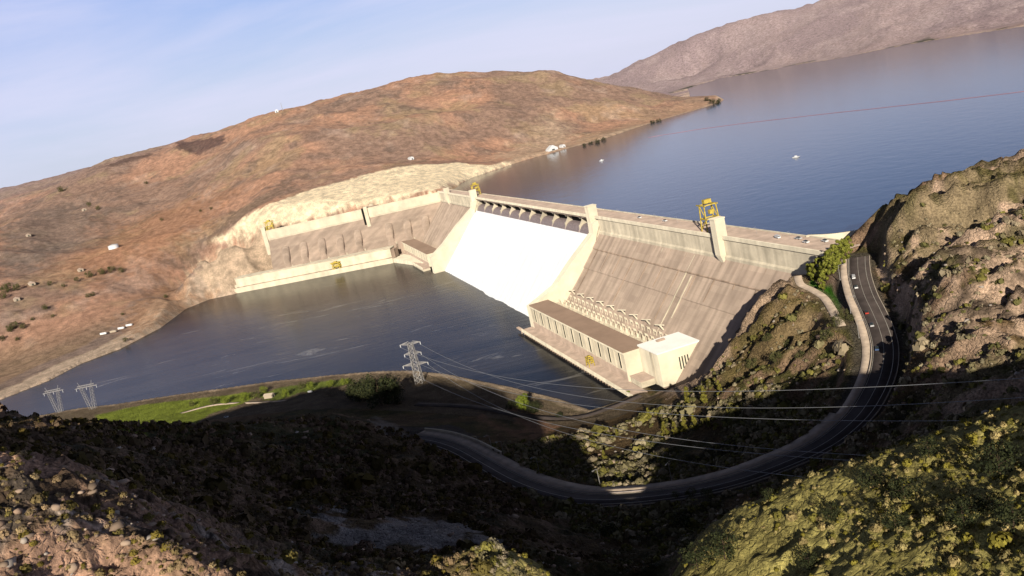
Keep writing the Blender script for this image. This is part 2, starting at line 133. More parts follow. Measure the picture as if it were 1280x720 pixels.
LISTS = {'POPLAR': [(424.6, -32.3, 12.3), (430.5, -31.4, 15.2), (441.2, -34.4, 16.9), (446.3, -33.9, 16.7), (446.7, -30.3, 16.7), (443.5, -24.2, 16.8), (436.3, -15.0, 14.1), (427.0, -4.8, 11.3), (442.3, -38.9, 10.9), (413.5, -27.7, 7.8)], 'CONE': [(455.6, -165.9, 8.4), (468.1, -164.9, 8.6), (482.0, -164.9, 9.2), (492.0, -163.3, 8.2), (503.1, -160.1, 5.5), (405.2, -153.5, 8.2), (427.8, -135.1, 10.9), (455.0, -137.1, 10.3), (456.5, -127.3, 8.5), (464.0, -207.9, 5.4), (413.6, -179.8, 5.0)], 'BIG': [(80.5, -309.7, 15.2), (102.1, -300.9, 20.8), (142.1, -293.6, 25.5), (130.9, -282.8, 17.3), (238.9, -201.8, 10.4), (251.6, -194.2, 19.1), (261.6, -190.0, 12.6), (288.1, -177.9, 5.5), (285.2, -118.5, 5.6)], 'LOW': [(580.8, -211.2, 4.5), (596.1, -211.3, 4.3), (573.4, -215.7, 3.1), (502.0, -68.7, 5.2), (513.7, -81.7, 5.9), (510.5, -71.1, 3.9), (492.9, -81.9, 6.2), (514.1, -89.6, 6.8), (474.4, -79.2, 5.5), (472.3, -86.6, 6.0), (458.0, -91.8, 5.7), (455.6, -102.6, 6.6), (485.4, -103.7, 6.3), (499.4, -98.0, 5.7), (460.3, -114.6, 5.6), (500.1, -123.2, 5.6), (753.1, -244.8, 3.5), (764.9, -246.3, 3.9), (779.5, -235.8, 5.1), (785.4, -250.3, 3.7), (787.1, -246.3, 3.1), (757.5, -233.1, 3.4), (796.1, -249.6, 4.0), (752.4, -255.3, 2.8), (733.1, -272.8, 4.9), (725.8, -276.9, 4.6), (760.5, -267.6, 2.9), (772.8, -255.1, 3.1), (600.9, -257.6, 4.4), (615.8, -233.5, 4.9), (725.3, -254.6, 2.4)], 'LAWNB': [(-55.4, -446.7, 7.6), (-44.4, -434.8, 7.5), (-33.1, -414.1, 8.3), (-30.0, -402.6, 7.5), (-41.8, -394.9, 6.7), (-2.9, -373.1, 7.3), (-13.8, -356.0, 6.6), (-2.0, -347.6, 6.6), (12.6, -328.1, 6.5), (-77.7, -471.0, 5.1), (22.0, -314.3, 6.5)], 'FARB': [(-1025.2, -827.0, 9.4), (-1019.3, -846.1, 10.9), (-857.6, -817.1, 7.2), (-863.3, -799.1, 7.2), (-1066.6, -702.2, 9.8), (-1071.8, -679.1, 9.8), (-1074.4, -659.8, 9.9), (-1068.5, -640.5, 8.2), (-917.2, -766.0, 7.5), (-867.4, -811.3, 8.7), (-862.1, -819.5, 7.2), (-830.9, -805.8, 5.7), (-838.6, -830.7, 7.1), (-945.3, -693.7, 6.1), (-950.3, -685.4, 6.2), (-623.0, -602.5, 5.2), (-922.2, -557.3, 5.4), (-824.1, -626.5, 3.6), (-1049.1, -723.9, 6.4), (-1035.7, -769.9, 6.4), (-885.0, -784.4, 4.4), (-886.0, -750.7, 4.4), (-1019.4, -744.1, 4.7), (-988.1, -846.4, 9.2), (-1030.1, -843.2, 11.0), (-1789.8, -753.7, 8.9), (-2160.7, -896.1, 12.5), (-1886.6, -787.1, 9.2), (-1471.6, -573.5, 6.0), (-1338.3, -471.9, 4.8), (-1327.7, -446.7, 4.7), (-1996.8, -633.8, 7.2)], 'RESB': [(-1124.5, 432.6, 11.6), (-1149.5, 459.9, 11.8), (-1124.7, 466.8, 15.5), (-1153.8, 496.3, 13.8), (-1343.5, 724.9, 13.1), (-1343.5, 744.5, 15.3), (-1562.3, 1021.3, 14.6), (-1508.2, 1005.5, 16.7), (-1484.1, 1006.6, 18.9), (-1536.6, 1046.3, 12.1)], 'LAMPS': [(425.4, -256.5, 6.1), (474.5, -250.5, 5.6), (527.6, -235.2, 8.8), (554.8, -207.5, 8.4), (504.7, -65.4, 7.8), (482.7, -51.0, 7.3), (533.5, -82.5, 7.3), (567.5, -101.5, 7.5), (407.7, -292.8, 5.7), (463.9, -35.8, 5.7)], 'CARPX': [(471.8, -50.6, 94.2), (506.7, -70.2, 95.3), (463.2, -38.7, 102.4), (521.2, -79.8, 95.4), (544.1, -90.8, 91.2)], 'PYLON': [(85.5, -248.9, 8.0, 37.6), (-200.4, -589.9, 8.0, 29.9), (-239.3, -634.0, 8.0, 28.8)], 'MISC': {'tank': (-1210.4, -661.8, 132.0), 'hut': (-2047.3, -202.8, 357.9), 'h1': (-1184.2, 370.1, 104.1), 'h2': (-1211.5, 408.2, 103.7), 'a': (-1054.3, -805.3, 111.5), 'b': (-1032.0, -770.9, 101.7), 'c': (-976.9, -821.3, 91.1), 'rest': (-18.8, -389.7, 8.8), 'car1': (32.7, -431.2, 15.3), 'car2': (10.9, -349.3, 9.2), 'house1': (-1118.2, -723.6, 115.4), 'house2': (-1102.0, -846.2, 124.9), 'tr1': (-740.7, -651.6, 11.5), 'tr2': (-743.1, -636.1, 10.9), 'tr3': (-756.4, -624.4, 10.8), 'tr4': (-763.1, -611.5, 11.6), 'hut2': (-1267.5, 38.2, 173.5), 'sign': (456.9, -26.7, 104.3), 'hs3': (-1578.9, -897.3, 180.2), 'hs4': (-1909.3, -850.9, 220.8), 'hs5': (-1845.1, -797.9, 211.0)}, 'BOATS': [(-69.6, 298.6, 100.0), (-655.2, 278.6, 100.0), (-801.7, 503.5, 100.0), (156.3, 183.0, 100.0)], 'BOOM': [(-909.8, 500.0, 100.0), (-859.0, 533.3, 100.0), (-745.4, 585.5, 100.0), (-536.5, 632.0, 100.0), (-355.3, 661.0, 100.0), (-207.1, 684.6, 100.0), (-103.1, 711.2, 100.0)], 'CR': [(233.1, 7.0, 107.0), (-540.2, -17.4, 107.0), (362.0, 9.7, 107.0), (370.4, 10.3, 107.0), (338.7, 8.9, 107.0), (366.1, 2.1, 107.0)]}
WIRES = [(0, (757.2, -174.1, 158.4), 20.3), (1, (757.8, -175.3, 154.2), 26.3), (2, (762.3, -181.4, 150.3), 20.2), (3, (767.3, -188.3, 143.4), 26.5), (4, (767.5, -188.9, 141.4), 22.3), (5, (771.9, -194.6, 139.0), 28.4)]
# ------------------------------------------------------------------ helpers
import bpy, math, random
from mathutils import Vector, Matrix
rnd = random.Random(7)
S = bpy.context.scene; COL = S.collection
R = math.radians
class MB:
    """collects boxes, bars, tubes and sheets; build() links them as one mesh object"""
    def __init__(s): s.v = []; s.f = []
    def add(s, vs, fs):
        n = len(s.v); s.v += [tuple(map(float, p)) for p in vs]; s.f += [tuple(i+n for i in q) for q in fs]; return s
    def hexa(s, b, t):   # bottom 4, top 4
        return s.add(list(b)+list(t), [(3,2,1,0),(4,5,6,7),(0,1,5,4),(1,2,6,5),(2,3,7,6),(3,0,4,7)])
    def box(s, x0, y0, z0, x1, y1, z1):
        return s.hexa([(x0,y0,z0),(x1,y0,z0),(x1,y1,z0),(x0,y1,z0)], [(x0,y0,z1),(x1,y0,z1),(x1,y1,z1),(x0,y1,z1)])
    def bar(s, a, b, w=.3, h=None, up=(0,0,1)):
        a = Vector(a); b = Vector(b); d = (b-a).normalized(); u = Vector(up)
        if abs(d.dot(u)) > .98: u = Vector((1,0,0))
        r = d.cross(u).normalized(); u = r.cross(d); h = h or w
        c = [r*w/2*i+u*h/2*j for i, j in ((-1,-1),(1,-1),(1,1),(-1,1))]
        return s.hexa([a+k for k in c], [b+k for k in c])
    def tube(s, pts, r, n=6):
        pts = [Vector(p) for p in pts]; rs = r if hasattr(r, '__len__') else [r]*len(pts); vs = []; fs = []
        for i, p in enumerate(pts):
            d = (pts[min(i+1, len(pts)-1)]-pts[max(i-1, 0)]).normalized()
            u = Vector((0,0,1)) if abs(d.z) < .95 else Vector((1,0,0)); a = d.cross(u).normalized(); b = a.cross(d)
            for k in range(n):
                t = 2*math.pi*k/n; vs.append(p+(a*math.cos(t)+b*math.sin(t))*rs[i])
        for i in range(len(pts)-1):
            for k in range(n):
                fs.append((i*n+k, i*n+(k+1)%n, (i+1)*n+(k+1)%n, (i+1)*n+k))
        fs.append(tuple(range(n))[::-1]); fs.append(tuple((len(pts)-1)*n+k for k in range(n)))
        return s.add(vs, fs)
    def prism(s, prof, x0, x1):   # profile (y,z) extruded along x
        n = len(prof); vs = [(x0,y,z) for y, z in prof]+[(x1,y,z) for y, z in prof]
        return s.add(vs, [tuple(range(n)), tuple(range(2*n-1, n-1, -1))]+[(i, i+n, (i+1)%n+n, (i+1)%n) for i in range(n)])
    def build(s, name, mat, parent=None, smooth=False, loc=None):
        me = bpy.data.meshes.new(name); me.from_pydata(s.v, [], s.f); me.validate(); me.update()
        import bmesh
        bm = bmesh.new(); bm.from_mesh(me); bmesh.ops.recalc_face_normals(bm, faces=bm.faces); bm.to_mesh(me); bm.free()
        me.materials.append(mat)
        if smooth: me.shade_smooth()
        o = bpy.data.objects.new(name, me); COL.objects.link(o)
        if parent: o.parent = parent
        if loc: o.location = loc
        return o
def tag(o, label=None, cat=None, group=None, kind=None):
    if label: o['label'] = label
    if cat: o['category'] = cat
    if group: o['group'] = group
    if kind: o['kind'] = kind
    return o
def thing(name, label, cat, loc=(0,0,0), rz=0, group=None, scale=1):
    o = bpy.data.objects.new(name, None); COL.objects.link(o); o.location = loc; o.rotation_euler = (0,0,rz); o.scale = (scale,)*3
    o.empty_display_size = .5
    return tag(o, label, cat, group)
def copy_tree(o, parent=None):
    c = o.copy(); COL.objects.link(c); c.parent = parent
    for ch in list(o.children): copy_tree(ch, c)
    return c
def nmesh(name, V, F, mat, col=None, smooth=True, k=4):
    me = bpy.data.meshes.new(name); me.vertices.add(len(V)); me.vertices.foreach_set('co', V.astype(np.float32).ravel())
    me.loops.add(F.size); me.loops.foreach_set('vertex_index', F.astype(np.int32).ravel())
    me.polygons.add(len(F)); me.polygons.foreach_set('loop_start', np.arange(0, F.size, k, dtype=np.int32)); 
    me.update(calc_edges=True)
    if smooth: me.shade_smooth()
    if col is not None:
        a = me.color_attributes.new('Col', 'FLOAT_COLOR', 'POINT'); c = np.ones((len(V), 4), np.float32); c[:, :3] = col; a.data.foreach_set('color', c.ravel())
    me.materials.append(mat)
    o = bpy.data.objects.new(name, me); COL.objects.link(o); return o
# ------------------------------------------------------------------ materials
def mat(name, col=(.5,.5,.5), rough=.85, var=0., sc=1., metal=0, bump=0., bsc=1., streak=0., col2=None, blocks=False):
    m = bpy.data.materials.new(name); m.use_nodes = True; nt = m.node_tree; N = nt.nodes; L = nt.links; b = N['Principled BSDF']
    b.inputs['Base Color'].default_value = (*col, 1); b.inputs['Roughness'].default_value = rough; b.inputs['Metallic'].default_value = metal
    b.inputs['Specular IOR Level'].default_value = .25; b.inputs['Diffuse Roughness'].default_value = .7 if rough > .8 else 0
    tc = N.new('ShaderNodeNewGeometry'); last = None
    if var or streak or col2:
        ns = N.new('ShaderNodeTexNoise'); ns.inputs['Scale'].default_value = sc; ns.inputs['Detail'].default_value = 6; ns.inputs['Roughness'].default_value = .65
        L.new(tc.outputs['Position'], ns.inputs['Vector'])
        rp = N.new('ShaderNodeValToRGB'); c2 = col2 or tuple(c*(1-var) for c in col)
        rp.color_ramp.elements[0].position = .36; rp.color_ramp.elements[1].position = .64
        rp.color_ramp.elements[0].color = (*c2, 1); rp.color_ramp.elements[1].color = (*[min(1, c*(1+var*.35)) for c in col], 1)
        L.new(ns.outputs['Fac'], rp.inputs['Fac']); last = rp.outputs['Color']
        if streak:
            mp = N.new('ShaderNodeMapping'); mp.inputs['Scale'].default_value = (.16, .010, .010); L.new(tc.outputs['Position'], mp.inputs['Vector'])
            n2 = N.new('ShaderNodeTexNoise'); n2.inputs['Scale'].default_value = 1; n2.inputs['Detail'].default_value = 5; L.new(mp.outputs['Vector'], n2.inputs['Vector'])
            r2 = N.new('ShaderNodeMapRange'); r2.inputs[1].default_value = .35; r2.inputs[2].default_value = .65; r2.inputs[3].default_value = 1-streak; r2.inputs[4].default_value = 1.12
            L.new(n2.outputs['Fac'], r2.inputs[0])
            mx = N.new('ShaderNodeVectorMath'); mx.operation = 'SCALE'; L.new(last, mx.inputs[0]); L.new(r2.outputs[0], mx.inputs['Scale']); last = mx.outputs[0]
        if blocks:      # pour lifts: pale and dark rectangular patches
            sx_ = N.new('ShaderNodeSeparateXYZ'); L.new(tc.outputs['Position'], sx_.inputs[0]); cx_ = N.new('ShaderNodeCombineXYZ'); L.new(sx_.outputs['X'], cx_.inputs['X']); L.new(sx_.outputs['Z'], cx_.inputs['Y'])
            bk = N.new('ShaderNodeTexBrick'); L.new(cx_.outputs[0], bk.inputs['Vector']); bk.inputs['Scale'].default_value = 1; bk.inputs['Brick Width'].default_value = 15.3; bk.inputs['Row Height'].default_value = 4.5
            bk.inputs['Mortar Size'].default_value = .14; bk.inputs['Mortar Smooth'].default_value = .6; bk.offset = 0; bk.inputs['Color1'].default_value = (.93,.92,.92,1); bk.inputs['Color2'].default_value = (1.07,1.07,1.06,1); bk.inputs['Mortar'].default_value = (.93,.92,.92,1)
            m5 = N.new('ShaderNodeVectorMath'); m5.operation = 'MULTIPLY'; L.new(last, m5.inputs[0]); L.new(bk.outputs['Color'], m5.inputs[1]); last = m5.outputs[0]
        L.new(last, b.inputs['Base Color'])
    if bump:
        n3 = N.new('ShaderNodeTexNoise'); n3.inputs['Scale'].default_value = bsc; n3.inputs['Detail'].default_value = 5; L.new(tc.outputs['Position'], n3.inputs['Vector'])
        bp = N.new('ShaderNodeBump'); bp.inputs['Strength'].default_value = bump; bp.inputs['Distance'].default_value = 1; L.new(n3.outputs['Fac'], bp.inputs['Height']); L.new(bp.outputs['Normal'], b.inputs['Normal'])
    return m
M = {}
M['conc'] = mat('pale_concrete', (.64,.57,.44), .9, .22, .06, bump=.15, bsc=.6, streak=.16)
M['concbright'] = mat('fresh_concrete', (.75,.68,.53), .9, .12, .08, streak=.08)
M['face'] = mat('weathered_concrete', (.47,.37,.295), .92, .16, .035, streak=.22, blocks=True)
M['facedark'] = mat('stained_concrete', (.44,.33,.25), .92, .30, .08, streak=.3)
M['deck'] = mat('deck_concrete', (.52,.40,.32), .9, .25, .1)
M['roof'] = mat('tar_roof', (.30,.21,.155), .95, .15, .05)
M['whiteroof'] = mat('white_roof', (.84,.83,.79), .9, .06, .1)
M['glass'] = mat('dark_window', (.03,.04,.035), .35)
M['dark'] = mat('shade_black_and_tyre', (.012,.011,.010), .9)  # near-black for painted shade in openings, also for tyres
M['gate'] = mat('gate_steel', (.42,.34,.33), .6, .3, .5)
M['yellow'] = mat('yellow_paint', (.66,.50,.09), .6, .35, .5)
M['steel'] = mat('galvanised_steel', (.40,.38,.36), .5, .15, .5)
M['wire'] = mat('aluminium_cable', (.32,.33,.35), .6)
M['white'] = mat('white_paint', (.85,.85,.84), .5)
M['asphalt'] = mat('asphalt', (.085,.068,.062), .9, .35, .08)
M['paleroad'] = mat('dusty_concrete_path', (.56,.45,.35), .92, .3, .15)
M['line'] = mat('road_paint', (.62,.58,.5), .7, .3, .7)
M['kerb'] = mat('kerb_concrete', (.42,.36,.29), .85, .2, .5)
M['rail'] = mat('guard_rail_steel', (.40,.35,.33), .6, .2, .6)
M['bark'] = mat('bark', (.09,.06,.04), .95)
M['red'] = mat('red_paint', (.5,.06,.04), .35); M['blue'] = mat('blue_paint', (.08,.13,.25), .35); M['silver'] = mat('silver_paint', (.6,.6,.6), .35)
M['boom'] = mat('faded_red_float', (.45,.25,.30), .7)
M['tan'] = mat('tan_wall', (.5,.42,.32), .85)
def leafmat(name, c1, c2):
    m = bpy.data.materials.new(name); m.use_nodes = True; nt = m.node_tree; N = nt.nodes; L = nt.links; b = N['Principled BSDF']; b.inputs['Roughness'].default_value = .8
    b.inputs['Specular IOR Level'].default_value = .15
    a = N.new('ShaderNodeNewGeometry'); r = N.new('ShaderNodeValToRGB'); r.color_ramp.elements[0].color = (*c1, 1); r.color_ramp.elements[1].color = (*c2, 1)
    L.new(a.outputs['Random Per Island'], r.inputs['Fac']); L.new(r.outputs['Color'], b.inputs['Base Color']); return m
M['leaf_pop'] = leafmat('poplar_leaves', (.13,.15,.02), (.27,.27,.05))
M['leaf_cone'] = leafmat('young_tree_leaves', (.13,.125,.02), (.24,.21,.04))
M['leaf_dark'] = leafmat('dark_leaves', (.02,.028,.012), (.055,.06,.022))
M['leaf_bright'] = leafmat('fresh_leaves', (.12,.17,.02), (.25,.28,.04))
M['leaf_bush'] = leafmat('bush_leaves', (.06,.07,.025), (.14,.13,.05))
def sagemat():
    m = bpy.data.materials.new('sagebrush'); m.use_nodes = True; nt = m.node_tree; N = nt.nodes; L = nt.links; b = N['Principled BSDF']; b.inputs['Roughness'].default_value = .9
    b.inputs['Specular IOR Level'].default_value = .1
    a = N.new('ShaderNodeVertexColor'); a.layer_name = 'Col'; L.new(a.outputs['Color'], b.inputs['Base Color']); return m
M['sage'] = sagemat()
def terrmat():
    m = bpy.data.materials.new('ground'); m.use_nodes = True; nt = m.node_tree; N = nt.nodes; L = nt.links; b = N['Principled BSDF']; b.inputs['Roughness'].default_value = .95
    b.inputs['Specular IOR Level'].default_value = .08; b.inputs['Diffuse Roughness'].default_value = .8
    a = N.new('ShaderNodeVertexColor'); a.layer_name = 'Col'; g = N.new('ShaderNodeNewGeometry')
    def noise(sc, det=6, ro=.65):
        n = N.new('ShaderNodeTexNoise'); n.inputs['Scale'].default_value = sc; n.inputs['Detail'].default_value = det; n.inputs['Roughness'].default_value = ro
        L.new(g.outputs['Position'], n.inputs['Vector']); return n.outputs['Fac']
    def rng(s, a0, a1, b0, b1):
        r = N.new('ShaderNodeMapRange'); r.inputs[1].default_value = a0; r.inputs[2].default_value = a1; r.inputs[3].default_value = b0; r.inputs[4].default_value = b1; L.new(s, r.inputs[0]); return r.outputs[0]
    def mul(p, q):
        x = N.new('ShaderNodeMath'); x.operation = 'MULTIPLY'; L.new(p, x.inputs[0]); L.new(q, x.inputs[1]); return x.outputs[0]
    f = mul(rng(noise(.9, 7, .7), .36, .64, .55, 1.35), rng(noise(.07, 5), .36, .64, .78, 1.2))
    f = mul(f, mul(rng(noise(.16, 4, .7), .58, .66, 1, .80), rng(noise(.035, 7, .7), .36, .64, .90, 1.08)))
    v = N.new('ShaderNodeVectorMath'); v.operation = 'SCALE'; L.new(a.outputs['Color'], v.inputs[0]); L.new(f, v.inputs['Scale'])
    L.new(v.outputs[0], b.inputs['Base Color'])
    bp = N.new('ShaderNodeBump'); bp.inputs['Strength'].default_value = .8; bp.inputs['Distance'].default_value = 1.6; 
    vo = N.new('ShaderNodeTexVoronoi'); vo.feature = 'DISTANCE_TO_EDGE'; vo.inputs['Scale'].default_value = .30
    mpv = N.new('ShaderNodeMapping'); mpv.inputs['Scale'].default_value = (1, 1, 2.2); mpv.inputs['Rotation'].default_value = (0, R(18), R(35)); nz = N.new('ShaderNodeTexNoise'); nz.inputs['Scale'].default_value = .25; nz.inputs['Detail'].default_value = 4
    L.new(g.outputs['Position'], nz.inputs['Vector']); ad = N.new('ShaderNodeVectorMath'); ad.operation = 'MULTIPLY_ADD'; L.new(nz.outputs['Color'], ad.inputs[0]); ad.inputs[1].default_value = (5,5,5); L.new(g.outputs['Position'], ad.inputs[2])
    L.new(ad.outputs[0], mpv.inputs['Vector']); L.new(mpv.outputs['Vector'], vo.inputs['Vector']); vr = rng(vo.outputs['Distance'], 0, .16, 0, .55)
    am = N.new('ShaderNodeMath'); am.operation = 'ADD'; L.new(noise(.5, 9, .72), am.inputs[0]); L.new(vr, am.inputs[1]); L.new(am.outputs[0], bp.inputs['Height']); L.new(bp.outputs['Normal'], b.inputs['Normal'])
    return m
M['ground'] = terrmat()
def watermat(name, base, rough, bump, bscale, stretch=(1,1,1), rot=0, foam=0, mottle=None, spec=.5):
    m = bpy.data.materials.new(name); m.use_nodes = True; nt = m.node_tree; N = nt.nodes; L = nt.links; b = N['Principled BSDF']
    b.inputs['Base Color'].default_value = (*base, 1); b.inputs['Roughness'].default_value = rough; b.inputs['IOR'].default_value = 1.33; b.inputs['Specular IOR Level'].default_value = spec
    g = N.new('ShaderNodeNewGeometry'); mp = N.new('ShaderNodeMapping'); mp.inputs['Scale'].default_value = stretch; mp.inputs['Rotation'].default_value = (0,0,rot); mp.vector_type = 'TEXTURE' if 0 else 'POINT'
    # rotate first, then stretch
    m0 = N.new('ShaderNodeMapping'); m0.inputs['Rotation'].default_value = (0,0,rot); L.new(g.outputs['Position'], m0.inputs['Vector']); mp.inputs['Rotation'].default_value = (0,0,0); L.new(m0.outputs['Vector'], mp.inputs['Vector'])
    n = N.new('ShaderNodeTexNoise'); n.inputs['Scale'].default_value = bscale; n.inputs['Detail'].default_value = 8; n.inputs['Roughness'].default_value = .6; L.new(mp.outputs['Vector'], n.inputs['Vector'])
    bp = N.new('ShaderNodeBump'); bp.inputs['Strength'].default_value = bump; bp.inputs['Distance'].default_value = 1; L.new(n.outputs['Fac'], bp.inputs['Height']); L.new(bp.outputs['Normal'], b.inputs['Normal'])
    if mottle:
        n2 = N.new('ShaderNodeTexNoise'); n2.inputs['Scale'].default_value = .016; n2.inputs['Detail'].default_value = 6; n2.inputs['Distortion'].default_value = .8; L.new(mp.outputs['Vector'], n2.inputs['Vector'])
        r = N.new('ShaderNodeValToRGB'); e = r.color_ramp.elements; e[0].position = .38; e[0].color = (*base, 1); e[1].position = .66; e[1].color = (*mottle, 1)
        L.new(n2.outputs['Fac'], r.inputs['Fac']); out = r.outputs['Color']
        if foam:
            n4 = N.new('ShaderNodeTexNoise'); n4.inputs['Scale'].default_value = .02; n4.inputs['Detail'].default_value = 9; n4.inputs['Roughness'].default_value = .7; n4.inputs['Distortion'].default_value = 1.2; L.new(mp.outputs['Vector'], n4.inputs['Vector'])
            r4 = N.new('ShaderNodeMapRange'); r4.inputs[1].default_value = .61; r4.inputs[2].default_value = .68; L.new(n4.outputs['Fac'], r4.inputs[0])
            mx = N.new('ShaderNodeMix'); mx.data_type = 'RGBA'; L.new(r4.outputs[0], mx.inputs['Factor']); L.new(out, mx.inputs['A']); mx.inputs['B'].default_value = (.28,.27,.25,1); out = mx.outputs['Result']
        L.new(out, b.inputs['Base Color'])
    return m
M['lake'] = watermat('lake_water', (.013,.036,.080), .11, .30, .05, spec=.25)
M['river'] = watermat('river_water', (.008,.012,.020), .2, .22, .10, (1.5,.32,1), R(14), 1, (.046,.042,.042), .15)
def foammat():
    m = bpy.data.materials.new('white_water'); m.use_nodes = True; nt = m.node_tree; N = nt.nodes; L = nt.links; b = N['Principled BSDF']; b.inputs['Roughness'].default_value = .7; b.inputs['Diffuse Roughness'].default_value = .42
    g = N.new('ShaderNodeNewGeometry'); mp = N.new('ShaderNodeMapping'); mp.inputs['Scale'].default_value = (.3,.03,.03); L.new(g.outputs['Position'], mp.inputs['Vector'])
    n = N.new('ShaderNodeTexNoise'); n.inputs['Scale'].default_value = 1; n.inputs['Detail'].default_value = 6; L.new(mp.outputs['Vector'], n.inputs['Vector'])
    r = N.new('ShaderNodeValToRGB'); e = r.color_ramp.elements; e[0].position = .34; e[0].color = (.82,.88,.94,1); e[1].position = .6; e[1].color = (1,1,1,1); L.new(n.outputs['Fac'], r.inputs['Fac']); L.new(r.outputs['Color'], b.inputs['Base Color'])
    b.inputs['Subsurface Weight'].default_value = 0
    tr = N.new('ShaderNodeBsdfTranslucent'); tr.inputs['Color'].default_value = (1,1,1,1)
    bp = N.new('ShaderNodeBump'); bp.inputs['Strength'].default_value = .25; bp.inputs['Distance'].default_value = 1; L.new(n.outputs['Fac'], bp.inputs['Height']); L.new(bp.outputs['Normal'], b.inputs['Normal'])
    return m
M['foam'] = foammat()
# ------------------------------------------------------------------ terrain
T = Terrain(DATA)
def terrain():
    cx, cy = 907., -354.
    y0 = R(90+75.3)                                  # polar angle of the view direction (from +X, counter-clockwise)
    fine = np.linspace(-R(41), R(41), 1250); coarse = np.linspace(R(41), 2*math.pi-R(41), 160)[1:-1]
    th = y0 + np.concatenate([fine, coarse]); na = len(th)
    rr = [12.]
    while rr[-1] < 60: rr.append(rr[-1]*1.03)
    while rr[-1] < 1150: rr.append(rr[-1]*1.0048)
    while rr[-1] < 3600: rr.append(rr[-1]*1.0055)
    while rr[-1] < 16000: rr.append(rr[-1]*1.014)
    rr = np.array(rr); nr = len(rr)
    TH, RR = np.meshgrid(th, rr); X = cx+RR*np.cos(TH); Y = cy+RR*np.sin(TH)
    Zz = T(X, Y)
    # slope by differences along the two grid directions
    dr = np.gradient(Zz, axis=0)/np.gradient(RR, axis=0); da = np.gradient(Zz, axis=1)/(np.gradient(TH, axis=1)*RR+1e-9)
    slope = np.hypot(dr, da)
    C3 = colour(X, Y, Zz, slope)
    V = np.stack([X, Y, Zz], -1).reshape(-1, 3); C3 = C3.reshape(-1, 3)
    V = np.concatenate([V, [[cx, cy, float(T(np.array([cx]), np.array([cy]))[0])]]]); C3 = np.concatenate([C3, [[.2,.15,.08]]])
    i = np.arange(nr-1)[:, None]*na; j = np.arange(na)[None]; j2 = (j+1) % na
    F = np.stack([i+j, i+na+j, i+na+j2, i+j2], -1).reshape(-1, 4)
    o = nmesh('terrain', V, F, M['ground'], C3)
    tag(o, kind='structure')
    return o
def mixc(c, k, t):
    t = np.clip(t, 0, 1)[..., None]; return c*(1-t)+np.asarray(k)*t
